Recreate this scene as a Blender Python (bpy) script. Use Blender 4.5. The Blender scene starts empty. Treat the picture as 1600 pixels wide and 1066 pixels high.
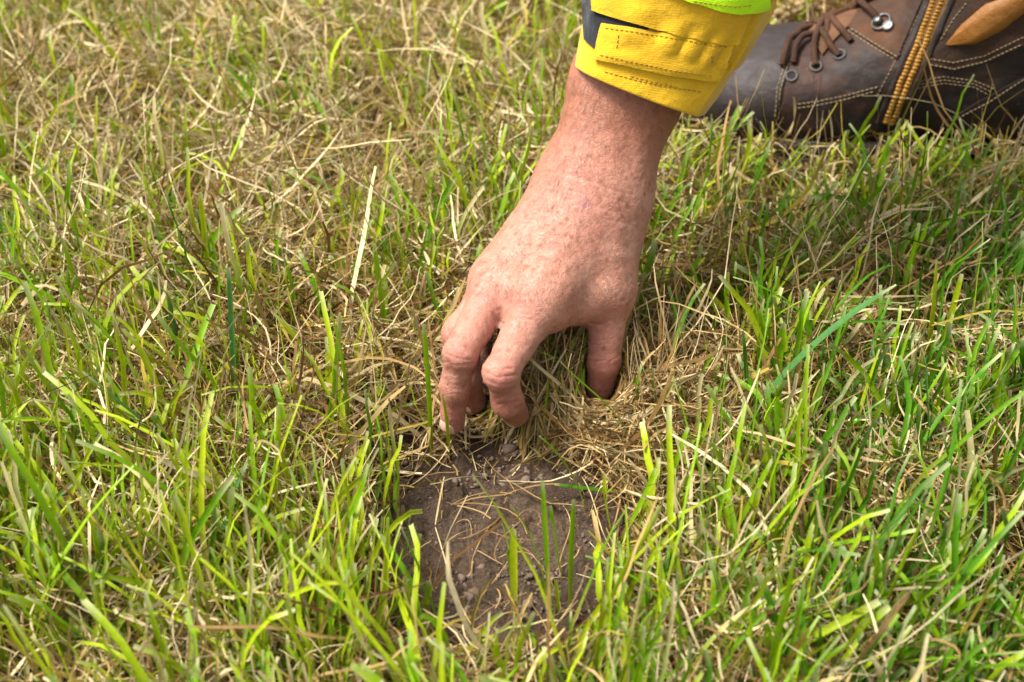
import bpy, math, random
import numpy as np
from mathutils import Vector
from mathutils.bvhtree import BVHTree

# ------------------------------------------------------------------ camera, sky, sun, exposure
SC = bpy.context.scene
COL = SC.collection
D, PITCH, FOC = 0.95, math.radians(40), 55.0
CX = np.array((0.0, -D*math.cos(PITCH), D*math.sin(PITCH)))
V_R = np.array((1.0, 0, 0))
V_U = np.array((0, math.sin(PITCH), math.cos(PITCH)))
V_V = np.array((0, math.cos(PITCH), -math.sin(PITCH)))
cam = bpy.data.cameras.new('camera'); cam.lens = FOC; cam.sensor_width = 36
cam.clip_start = 0.01; cam.clip_end = 500
cam.dof.use_dof = True; cam.dof.focus_distance = 0.865; cam.dof.aperture_fstop = 8.0
cam_o = bpy.data.objects.new('camera', cam); COL.objects.link(cam_o)
cam_o.location = CX; cam_o.rotation_euler = (math.pi/2 - PITCH, 0, 0)
SC.camera = cam_o

SUN_EL, SUN_AZ = math.radians(60), math.radians(-92)      # azimuth from +Y towards +X
W = bpy.data.worlds.new('World'); SC.world = W; W.use_nodes = True
nt = W.node_tree; nt.nodes.clear()
sky = nt.nodes.new('ShaderNodeTexSky'); sky.sky_type = 'NISHITA'; sky.sun_disc = False
sky.sun_elevation = SUN_EL; sky.sun_rotation = SUN_AZ; sky.air_density = 1.0; sky.dust_density = 4.0
hsv = nt.nodes.new('ShaderNodeHueSaturation'); hsv.inputs['Saturation'].default_value = 0.22   # overcast
bg = nt.nodes.new('ShaderNodeBackground'); bg.inputs['Strength'].default_value = 0.08
wo = nt.nodes.new('ShaderNodeOutputWorld')
nt.links.new(sky.outputs[0], hsv.inputs['Color']); nt.links.new(hsv.outputs[0], bg.inputs[0]); nt.links.new(bg.outputs[0], wo.inputs[0])
sun = bpy.data.lights.new('sun', 'SUN'); sun.energy = 2.0; sun.angle = math.radians(16); sun.color = (1, 0.965, 0.90)
sun_o = bpy.data.objects.new('sun', sun); COL.objects.link(sun_o)
sd = Vector((math.sin(SUN_AZ)*math.cos(SUN_EL), math.cos(SUN_AZ)*math.cos(SUN_EL), math.sin(SUN_EL)))
sun_o.rotation_euler = (-sd).to_track_quat('-Z', 'Y').to_euler(); sun_o.location = (-1, 1, 2)
SC.view_settings.view_transform = 'Standard'; SC.view_settings.look = 'None'
SC.view_settings.exposure = 2.02; SC.view_settings.gamma = 1.0; SC.view_settings.use_curve_mapping = False
SC.render.engine = 'CYCLES'; SC.cycles.use_denoising = True
SC.cycles.max_bounces = 8; SC.cycles.transmission_bounces = 6; SC.cycles.diffuse_bounces = 2

random.seed(7); RNG = np.random.default_rng(11)
KPX = 36.0/FOC/1600.0

# ------------------------------------------------------------------ pixel <-> place
def P(px, py, d):
    """photo pixel at view depth d (metres) -> world point"""
    return CX + d*(V_V + (px-800)*KPX*V_R + (533-py)*KPX*V_U)
def ground_depth(py, z=0.0):
    b = (533-py)*KPX
    return (CX[2]-z)/(math.sin(PITCH) - math.cos(PITCH)*b)
def G(px, py, z=0.0):
    return P(px, py, ground_depth(py, z))
def proj(p):
    q = np.asarray(p, float) - CX
    d = q @ V_V
    return 800 + (q @ V_R)/d/KPX, 533 - (q @ V_U)/d/KPX, d

# ------------------------------------------------------------------ helpers
def sstep(a, b, x):
    t = np.clip((x-a)/(b-a), 0, 1); return t*t*(3-2*t)
_T = RNG.random((257, 257))
def vnoise(x, y):
    xi = np.floor(x).astype(int); yi = np.floor(y).astype(int); fx = x-xi; fy = y-yi
    fx = fx*fx*(3-2*fx); fy = fy*fy*(3-2*fy); m = 256
    a = _T[xi % m, yi % m]; b = _T[(xi+1) % m, yi % m]; c = _T[xi % m, (yi+1) % m]; d = _T[(xi+1) % m, (yi+1) % m]
    return (a*(1-fx)+b*fx)*(1-fy)+(c*(1-fx)+d*fx)*fy - 0.5
def fbm(x, y, o=4):
    s = 0; a = 1.0
    for i in range(o):
        s = s + a*vnoise(x*2**i+13.7*i, y*2**i+7.1*i); a *= 0.5
    return s
def mesh_np(name, v, f, smooth=True, attrs=None, mats=None):
    """v (n,3), f (m,k) with k 3 or 4"""
    me = bpy.data.meshes.new(name)
    v = np.ascontiguousarray(v, np.float32); f = np.ascontiguousarray(f, np.int32); k = f.shape[1]
    me.vertices.add(len(v)); me.vertices.foreach_set('co', v.ravel())
    me.loops.add(f.size); me.loops.foreach_set('vertex_index', f.ravel())
    me.polygons.add(len(f)); me.polygons.foreach_set('loop_start', np.arange(0, f.size, k, dtype=np.int32))
    if smooth: me.polygons.foreach_set('use_smooth', np.ones(len(f), bool))
    for an, av in (attrs or {}).items():
        if av.ndim == 2:
            at = me.attributes.new(an, 'FLOAT_COLOR', 'POINT')
            if av.shape[1] == 3: av = np.hstack([av, np.ones((len(av), 1))])
            at.data.foreach_set('color', np.ascontiguousarray(av, np.float32).ravel())
        else:
            at = me.attributes.new(an, 'FLOAT', 'POINT'); at.data.foreach_set('value', np.ascontiguousarray(av, np.float32))
    me.update(calc_edges=True); me.validate()
    return me
def link(name, me, mat=None, parent=None, base=None):
    o = bpy.data.objects.new(name, me); COL.objects.link(o)
    if mat: me.materials.append(mat)
    if parent is not None:
        o.parent = parent
        wl = Vector((0, 0, 0)); p = parent
        while p is not None: wl += p.location; p = p.parent
        o.location = -wl
    elif base is not None:
        b = Vector(base); me.transform(__import__('mathutils').Matrix.Translation(-b)); o.location = b
    return o
def tag(o, label=None, cat=None, group=None, kind=None):
    for k, val in (('label', label), ('category', cat), ('group', group), ('kind', kind)):
        if val: o[k] = val
    return o
def empty(name, loc):
    o = bpy.data.objects.new(name, None); COL.objects.link(o); o.location = Vector(loc); o.empty_display_size = .02; return o

# ------------------------------------------------------------------ materials
def new_mat(name):
    m = bpy.data.materials.new(name); m.use_nodes = True; t = m.node_tree
    b = t.nodes['Principled BSDF']; return m, t, b, t.nodes['Material Output']
def N(t, kind, **kw):
    n = t.nodes.new(kind)
    for k, val in kw.items():
        if k in n.inputs: n.inputs[k].default_value = val
        else: setattr(n, k, val)
    return n
def ramp(t, src, stops):
    r = t.nodes.new('ShaderNodeValToRGB'); e = r.color_ramp.elements
    while len(e) < len(stops): e.new(0.5)
    for i, (p, c) in enumerate(stops):
        e[i].position = p; e[i].color = (*c, 1) if len(c) == 3 else c
    t.links.new(src, r.inputs[0]); return r
def mix(t, fac, a, b, mode='MIX'):
    n = t.nodes.new('ShaderNodeMix'); n.data_type = 'RGBA'; n.blend_type = mode
    for val, i in ((fac, 0), (a, 6), (b, 7)):
        if hasattr(val, 'is_linked') or hasattr(val, 'links'): t.links.new(val, n.inputs[i])
        elif i == 0: n.inputs[0].default_value = val
        else: n.inputs[i].default_value = (*val, 1)
    return n.outputs[2]
def math_n(t, op, a, b=None):
    n = t.nodes.new('ShaderNodeMath'); n.operation = op
    for i, val in enumerate((a, b)):
        if val is None: continue
        if hasattr(val, 'links'): t.links.new(val, n.inputs[i])
        else: n.inputs[i].default_value = val
    return n.outputs[0]
def bump(t, h, dist, strength, prev=None):
    b = N(t, 'ShaderNodeBump'); b.inputs['Distance'].default_value = dist; b.inputs['Strength'].default_value = strength
    t.links.new(h, b.inputs['Height'])
    if prev is not None: t.links.new(prev, b.inputs['Normal'])
    return b.outputs[0]
def coords(t):
    return t.nodes.new('ShaderNodeTexCoord').outputs['Object']
def noise(t, co, scale, detail=4, rough=.55):
    n = N(t, 'ShaderNodeTexNoise'); n.inputs['Scale'].default_value = scale; n.inputs['Detail'].default_value = detail; n.inputs['Roughness'].default_value = rough
    t.links.new(co, n.inputs['Vector']); return n.outputs[0]
def voronoi(t, co, scale, feature='F1', rnd=1.0):
    n = N(t, 'ShaderNodeTexVoronoi'); n.feature = feature; n.inputs['Scale'].default_value = scale; n.inputs['Randomness'].default_value = rnd
    t.links.new(co, n.inputs['Vector']); return n
def attr(t, name):
    a = t.nodes.new('ShaderNodeAttribute'); a.attribute_name = name; return a

def blade_material(name, rough, trans, spec=.4):
    m, t, b, out = new_mat(name)
    a = attr(t, 'col').outputs['Color']; co = coords(t)
    c = mix(t, .35, a, ramp(t, noise(t, co, 260, 3), [(.3, (.55, .55, .55)), (.7, (1.25, 1.25, 1.25))]).outputs[0], 'MULTIPLY')
    t.links.new(c, b.inputs['Base Color']); b.inputs['Roughness'].default_value = rough
    b.inputs['Specular IOR Level'].default_value = spec
    tr = N(t, 'ShaderNodeBsdfTranslucent'); t.links.new(c, tr.inputs['Color'])
    mx = N(t, 'ShaderNodeMixShader'); mx.inputs[0].default_value = trans
    t.links.new(b.outputs[0], mx.inputs[1]); t.links.new(tr.outputs[0], mx.inputs[2]); t.links.new(mx.outputs[0], out.inputs[0])
    return m
M_GREEN = blade_material('grass_green', .5, .36, .15)
M_STRAW = blade_material('dry_straw', .7, .12, .12)

def soil_material():
    m, t, b, out = new_mat('soil'); co = coords(t)
    n1 = noise(t, co, 26, 6, .6); n2 = noise(t, co, 420, 5, .65); n3 = noise(t, co, 5, 4)
    c = ramp(t, n1, [(.3, (.075, .048, .031)), (.55, (.120, .080, .054)), (.8, (.165, .115, .080))]).outputs[0]
    c = mix(t, .9, c, ramp(t, n2, [(.25, (.45, .45, .45)), (.75, (1.45, 1.42, 1.4))]).outputs[0], 'MULTIPLY')
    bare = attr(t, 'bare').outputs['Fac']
    c = mix(t, bare, mix(t, 1.0, c, (.36, .33, .31), 'MULTIPLY'), c)  # soil outside the bare patch darkened, painting in shade between the thatch
    far = attr(t, 'far').outputs['Fac']
    fc = ramp(t, n3, [(.3, (.10, .09, .035)), (.5, (.09, .12, .025)), (.7, (.15, .12, .06))]).outputs[0]
    c = mix(t, far, c, fc)
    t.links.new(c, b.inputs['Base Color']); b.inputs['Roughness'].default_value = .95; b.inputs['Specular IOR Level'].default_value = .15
    nb = bump(t, noise(t, co, 1100, 4, .65), .002, .9); nb = bump(t, noise(t, co, 240, 6, .65), .007, 1.0, nb)
    t.links.new(nb, b.inputs['Normal']); return m
M_SOIL = soil_material()

def skin_material():
    m, t, b, out = new_mat('skin'); co = coords(t)
    red = attr(t, 'red').outputs['Fac']; spot = attr(t, 'spot').outputs['Fac']; arm = attr(t, 'arm').outputs['Fac']
    big = noise(t, co, 55, 4, .6); mid = noise(t, co, 260, 4, .65); fine = noise(t, co, 1300, 3, .6)
    c = ramp(t, big, [(.3, (.43, .190, .128)), (.5, (.50, .250, .178)), (.72, (.57, .315, .235))]).outputs[0]
    c = mix(t, math_n(t, 'MULTIPLY', arm, .92), c, (.37, .150, .090))
    c = mix(t, math_n(t, 'MULTIPLY', red, .6), c, (.47, .155, .125))
    c = mix(t, .75, c, ramp(t, mid, [(.3, (.80, .70, .66)), (.55, (1.02, 1.0, 1.0)), (.75, (1.16, 1.2, 1.22))]).outputs[0], 'MULTIPLY')
    c = mix(t, .55, c, ramp(t, fine, [(.3, (.82, .74, .70)), (.7, (1.12, 1.14, 1.15))]).outputs[0], 'MULTIPLY')
    fr = voronoi(t, co, 190); frr = ramp(t, fr.outputs['Distance'], [(.0, (1, 1, 1)), (.20, (.7, .7, .7)), (.34, (0, 0, 0))]).outputs[0]
    gate = ramp(t, noise(t, co, 75, 2), [(.40, (0, 0, 0)), (.58, (1, 1, 1))]).outputs[0]
    c = mix(t, math_n(t, 'MULTIPLY', math_n(t, 'MULTIPLY', frr, gate), .75), c, (.25, .085, .045))
    c = mix(t, math_n(t, 'MULTIPLY', spot, .55), c, (.36, .15, .19))
    c = mix(t, 1.0, c, (.73, .695, .665), 'MULTIPLY')
    t.links.new(c, b.inputs['Base Color'])
    b.inputs['Roughness'].default_value = .52; b.inputs['Specular IOR Level'].default_value = .38
    b.inputs['Subsurface Weight'].default_value = .22; b.inputs['Subsurface Radius'].default_value = (1, .35, .2); b.inputs['Subsurface Scale'].default_value = .004
    mp = N(t, 'ShaderNodeMapping'); mp.inputs['Rotation'].default_value = (0, 0, .35); mp.inputs['Scale'].default_value = (.55, 1.0, 1.25); t.links.new(co, mp.inputs[0])
    dist = N(t, 'ShaderNodeTexNoise'); dist.inputs['Scale'].default_value = 160; t.links.new(co, dist.inputs['Vector'])
    wv = t.nodes.new('ShaderNodeMix'); wv.data_type = 'VECTOR'; wv.inputs[0].default_value = .012
    t.links.new(mp.outputs[0], wv.inputs[4]); t.links.new(dist.outputs[1], wv.inputs[5])
    vo = voronoi(t, wv.outputs[1], 620, 'DISTANCE_TO_EDGE'); cell = ramp(t, vo.outputs['Distance'], [(.0, (0, 0, 0)), (.16, (1, 1, 1))]).outputs[0]
    nb = bump(t, cell, .00025, .55)
    nb = bump(t, noise(t, wv.outputs[1], 330, 5, .6), .0009, .42, nb)
    t.links.new(nb, b.inputs['Normal'])
    return m
M_SKIN = skin_material()

def fabric_material(name, c1, c2, scale=1500, rough=.8, em=None):
    m, t, b, out = new_mat(name); co = coords(t)
    n = noise(t, co, 30, 5, .6)
    c = ramp(t, n, [(.3, c1), (.7, c2)]).outputs[0]
    w1 = N(t, 'ShaderNodeTexWave'); w1.wave_type = 'BANDS'; w1.bands_direction = 'X'; w1.inputs['Scale'].default_value = scale/3.4; w1.inputs['Distortion'].default_value = .6
    mp = N(t, 'ShaderNodeMapping'); mp.inputs['Rotation'].default_value = (0, .15, .0); t.links.new(co, mp.inputs[0]); t.links.new(mp.outputs[0], w1.inputs['Vector'])
    w2 = N(t, 'ShaderNodeTexWave'); w2.wave_type = 'BANDS'; w2.bands_direction = 'Z'; w2.inputs['Scale'].default_value = scale/3.4*.8; w2.inputs['Distortion'].default_value = .6
    t.links.new(mp.outputs[0], w2.inputs['Vector'])
    ww = math_n(t, 'ADD', w1.outputs['Fac'], w2.outputs['Fac'])
    grid = N(t, 'ShaderNodeTexBrick')
    c = mix(t, .25, c, ramp(t, math_n(t, 'MULTIPLY', ww, .5), [(.1, (.78, .76, .72)), (.8, (1.1, 1.1, 1.1))]).outputs[0], 'MULTIPLY')
    c = mix(t, .3, c, ramp(t, noise(t, co, 600, 3), [(.3, (.85, .85, .85)), (.7, (1.1, 1.1, 1.1))]).outputs[0], 'MULTIPLY')
    t.links.new(c, b.inputs['Base Color']); b.inputs['Roughness'].default_value = rough; b.inputs['Specular IOR Level'].default_value = .2
    b.inputs['Sheen Weight'].default_value = .15
    nb = bump(t, ww, .0002, .35); nb = bump(t, noise(t, co, 45, 5, .6), .006, .45, nb); t.links.new(nb, b.inputs['Normal'])
    return m
M_YEL = fabric_material('yellow_canvas', (.47, .255, .005), (.58, .345, .010))
M_FLUO = fabric_material('fluorescent_tape', (.42, .72, .004), (.46, .75, .008), rough=.5)
M_VELCRO = fabric_material('black_velcro', (.008, .009, .012), (.016, .017, .022), 2600, .95)
M_YTHREAD = fabric_material('yellow_thread', (.27, .15, .005), (.34, .19, .008), 5000)

def leather_material(name, dark, brown, rust, rough=.45, rustamt=.5):
    m, t, b, out = new_mat(name); co = coords(t)
    c = ramp(t, noise(t, co, 30, 6, .65), [(.3, dark), (.65, brown)]).outputs[0]
    g = ramp(t, noise(t, co, 17, 6, .7), [(.5, (0, 0, 0)), (.72, (1, 1, 1))]).outputs[0]
    c = mix(t, math_n(t, 'MULTIPLY', g, rustamt), c, rust)
    sc = voronoi(t, co, 170); scr = ramp(t, sc.outputs['Distance'], [(0, (1, 1, 1)), (.10, (.6, .6, .6)), (.14, (0, 0, 0))]).outputs[0]
    gate = ramp(t, noise(t, co, 45, 2), [(.55, (0, 0, 0)), (.62, (1, 1, 1))]).outputs[0]
    c = mix(t, math_n(t, 'MULTIPLY', math_n(t, 'MULTIPLY', scr, gate), .5), c, (.32, .27, .25))
    c = mix(t, 1.0, c, (.46, .44, .42), 'MULTIPLY')
    t.links.new(c, b.inputs['Base Color']); b.inputs['Specular IOR Level'].default_value = .3
    t.links.new(ramp(t, noise(t, co, 80, 4), [(.3, (rough-.08,)*3), (.7, (rough+.15,)*3)]).outputs[0], b.inputs['Roughness'])
    nb = bump(t, voronoi(t, co, 900, 'DISTANCE_TO_EDGE').outputs['Distance'], .0004, .35); nb = bump(t, noise(t, co, 140, 5, .6), .0025, .5, nb)
    t.links.new(nb, b.inputs['Normal']); return m
M_LEATH = leather_material('boot_leather', (.018, .012, .011), (.047, .028, .022), (.13, .05, .02), .62, .8)
M_TOE = leather_material('toe_leather', (.030, .022, .021), (.062, .046, .043), (.085, .06, .05), .58, .35)
M_SUEDE = leather_material('rusty_leather', (.045, .022, .012), (.085, .040, .018), (.17, .062, .016), .75, .8)
M_TANPAD = leather_material('tan_leather', (.42, .17, .028), (.52, .22, .040), (.32, .12, .02), .42, .3)
M_ZIP = leather_material('zip_tape', (.14, .065, .012), (.22, .105, .016), (.12, .05, .01), .7, .3)
M_TEETH = leather_material('zip_teeth', (.50, .24, .028), (.66, .33, .045), (.34, .15, .025), .42, .3)
M_LACE = leather_material('lace_cord', (.045, .018, .008), (.15, .065, .028), (.04, .015, .008), .9, .6)
M_TONGUE = leather_material('tongue_leather', (.16, .07, .03), (.25, .12, .055), (.10, .045, .02), .8, .6)
M_STITCH = fabric_material('tan_thread', (.16, .11, .055), (.24, .17, .09), 5000)
M_SOLE = leather_material('rubber_sole', (.020, .015, .012), (.05, .035, .025), (.06, .045, .035), .8, .5)
def simple_mat(name, col, rough, metal=0):
    m, t, b, out = new_mat(name); co = coords(t)
    c = mix(t, .4, col, ramp(t, noise(t, co, 500, 4), [(.3, (.6, .6, .6)), (.7, (1.2, 1.2, 1.2))]).outputs[0], 'MULTIPLY')
    t.links.new(c, b.inputs['Base Color']); b.inputs['Roughness'].default_value = rough; b.inputs['Metallic'].default_value = metal; return m
M_METAL = simple_mat('worn_steel', (.16, .16, .15), .42, 1)
M_BRASS = simple_mat('dull_eyelet', (.045, .034, .028), .6, 0)
M_HOLE_SHADE = simple_mat('eyelet_hole_shade', (.006, .005, .005), .9)
M_NAIL = simple_mat('nail', (.58, .36, .27), .32)

# ------------------------------------------------------------------ implicit surfaces
def cone(p, a, b, ra, rb):
    ba = b-a; h = np.clip(((p-a) @ ba)/(ba @ ba), 0, 1)
    return np.linalg.norm(p-a-h[:, None]*ba, axis=1) - (ra+(rb-ra)*h)
def smin(a, b, k):
    h = np.maximum(k-np.abs(a-b), 0)/k
    return np.minimum(a, b) - h*h*k*.25
def surface_nets(fn, lo, hi, h):
    lo = np.asarray(lo, float); n = np.ceil((np.asarray(hi)-lo)/h).astype(int)+1
    F = np.empty(n, np.float32)
    ys, zs = np.meshgrid(lo[1]+h*np.arange(n[1]), lo[2]+h*np.arange(n[2]), indexing='ij')
    B = 12
    for i in range(0, n[0], B):
        k = min(B, n[0]-i); xs = lo[0]+h*np.arange(i, i+k)
        pts = np.empty((k, n[1], n[2], 3)); pts[..., 0] = xs[:, None, None]; pts[..., 1] = ys; pts[..., 2] = zs
        F[i:i+k] = fn(pts.reshape(-1, 3)).reshape(k, n[1], n[2])
    S = F < 0
    c = np.zeros(n-1, np.int8)
    for dx in (0, 1):
        for dy in (0, 1):
            for dz in (0, 1): c += S[dx:n[0]-1+dx, dy:n[1]-1+dy, dz:n[2]-1+dz]
    act = (c > 0) & (c < 8); idx = -np.ones(n-1, np.int64); ijk = np.argwhere(act); idx[act] = np.arange(len(ijk))
    v = lo + (ijk+.5)*h; faces = []
    for ax in range(3):
        o1, o2 = (ax+1) % 3, (ax+2) % 3
        sl0 = [slice(None)]*3; sl1 = [slice(None)]*3
        sl0[ax] = slice(0, n[ax]-1); sl1[ax] = slice(1, n[ax])
        for o in (o1, o2): sl0[o] = slice(1, n[o]-1); sl1[o] = slice(1, n[o]-1)
        A = S[tuple(sl0)]; Bm = S[tuple(sl1)]; e = np.argwhere(A != Bm)
        ins = A[tuple(e.T)]
        e[:, o1] += 1; e[:, o2] += 1
        def cell(a, b):
            q = e.copy(); q[:, o1] += a; q[:, o2] += b; return idx[tuple(q.T)]
        q = np.stack([cell(-1, -1), cell(0, -1), cell(0, 0), cell(-1, 0)], 1)
        q[~ins] = q[~ins][:, ::-1]; faces.append(q)
    return v, np.concatenate(faces)
def project_iso(fn, v, it=3, eps=2e-4):
    for _ in range(it):
        g = np.stack([(fn(v+eps*e)-fn(v-eps*e))/(2*eps) for e in np.eye(3)], 1)
        g2 = np.maximum((g*g).sum(1), .05); v = v - np.clip(fn(v)/g2, -.004, .004)[:, None]*g
    n = g/np.linalg.norm(g, axis=1)[:, None]
    return v, n
def relax(v, f, it=1):
    for _ in range(it):
        s = np.zeros_like(v); c = np.zeros(len(v))
        for k in range(4):
            np.add.at(s, f[:, k], v[f[:, (k+1) % 4]]); np.add.at(c, f[:, k], 1)
            np.add.at(s, f[:, k], v[f[:, (k-1) % 4]]); np.add.at(c, f[:, k], 1)
        v = .5*v + .5*s/np.maximum(c, 1)[:, None]
    return v
def subdivide(v, f):
    e = np.stack([f, np.roll(f, -1, 1)], 2).reshape(-1, 2); es = np.sort(e, 1)
    u, inv = np.unique(es, axis=0, return_inverse=True); inv = inv.reshape(-1, 4)
    nv = len(v); fc = nv+len(u)+np.arange(len(f))
    V = np.concatenate([v, v[u].mean(1), v[f].mean(1)])
    E = nv+inv
    F = np.concatenate([np.stack([f[:, k], E[:, k], fc, E[:, k-1]], 1) for k in range(4)])
    return V, F

# ------------------------------------------------------------------ THE HAND (joints from the photo: pixel + depth)
def J(px, py, d, r): return (P(px, py, d), r)
FING = {
 'index':  [J(843, 466, .860, .0136), J(783, 582, .837, .0090), J(793, 628, .856, .0081), J(807, 647, .876, .0073)],
 'middle': [J(776, 450, .869, .0134), J(720, 552, .843, .0087), J(711, 606, .857, .0078), J(707, 659, .873, .0071)],
 'ring':   [J(778, 446, .888, .0126), J(722, 522, .873, .0104), J(727, 590, .884, .0085), J(739, 628, .896, .0074)],
 'little': [J(785, 424, .905, .0115), J(748, 500, .905, .0090), J(748, 560, .908, .0076), J(764, 596, .914, .0068)],
}
THUMB = [J(955, 350, .892, .0165), J(952, 452, .880, .0120), J(944, 566, .888, .0090), J(937, 606, .899, .0080)]
WRL, WRR = J(914, 272, .886, .0190), J(951, 290, .889, .0192)
ARL, ARR = J(960, 130, .880, .0215), J(998, 146, .882, .0218)
ARL2, ARR2 = J(1066, -120, .848, .026), J(1110, -105, .850, .027)
MCP = {k: FING[k][0] for k in FING}
def seg(p, A, B): return cone(p, A[0], B[0], A[1], B[1])
def off(A, dx, dy, dd, r=None):
    x, y, d = proj(A[0]); return (P(x+dx, y+dy, d+dd), A[1] if r is None else r)
PALM = [
    (J(946, 318, .884, .018), off(MCP['index'], 8, -8, .001, .0145)),
    (J(922, 306, .882, .0185), off(MCP['middle'], 6, -8, .001, .0148)),
    (J(900, 304, .888, .0168), J(788, 438, .887, .0146)),
    (J(896, 300, .897, .0152), J(800, 422, .902, .0132)),
    (J(905, 385, .888, .0190), J(838, 440, .888, .0155)),
]
THEN = [(J(944, 330, .890, .0170), THUMB[1]), (J(934, 372, .884, .0165), J(905, 452, .878, .0120)), (J(862, 470, .868, .0108), J(934, 460, .880, .0115)), (J(880, 430, .876, .0125), J(934, 420, .882, .0135))]
def bend_out(ch):
    a, b, c = ch[0][0], ch[1][0], ch[2][0]; n = 2*b-a-c; return n/np.linalg.norm(n)
def finger_sdf(p, ch, kn=.0007):
    d = seg(p, ch[0], ch[1]); d = smin(d, seg(p, ch[1], ch[2]), .0045); d = smin(d, seg(p, ch[2], ch[3]), .005)
    o = bend_out(ch)
    d = smin(d, np.linalg.norm(p-(ch[1][0]+o*kn), axis=1)-ch[1][1]*1.0, .003)
    return d
def hand_sdf(p):
    arm = smin(seg(p, WRL, ARL), seg(p, WRR, ARR), .022)
    arm = smin(arm, smin(seg(p, ARL, ARL2), seg(p, ARR, ARR2), .022), .01)
    pal = None
    for A, B in PALM:
        s = seg(p, A, B); pal = s if pal is None else smin(pal, s, .016)
    for k in ('index',):
        o = bend_out(FING[k]); pal = smin(pal, np.linalg.norm(p-(MCP[k][0]+o*.0006), axis=1)-.0142, .014)
    for i, (A, B) in enumerate(THEN): pal = smin(pal, seg(p, A, B), .014)
    body = smin(arm, pal, .022)
    out = None
    for k in FING:
        f = smin(body, finger_sdf(p, FING[k]), .010)
        out = f if out is None else smin(out, f, .0040)
    t = smin(seg(p, THUMB[0], THUMB[1]), seg(p, THUMB[1], THUMB[2]), .006); t = smin(t, seg(p, THUMB[2], THUMB[3]), .004)
    return smin(out, smin(body, t, .009), .002)

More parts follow.
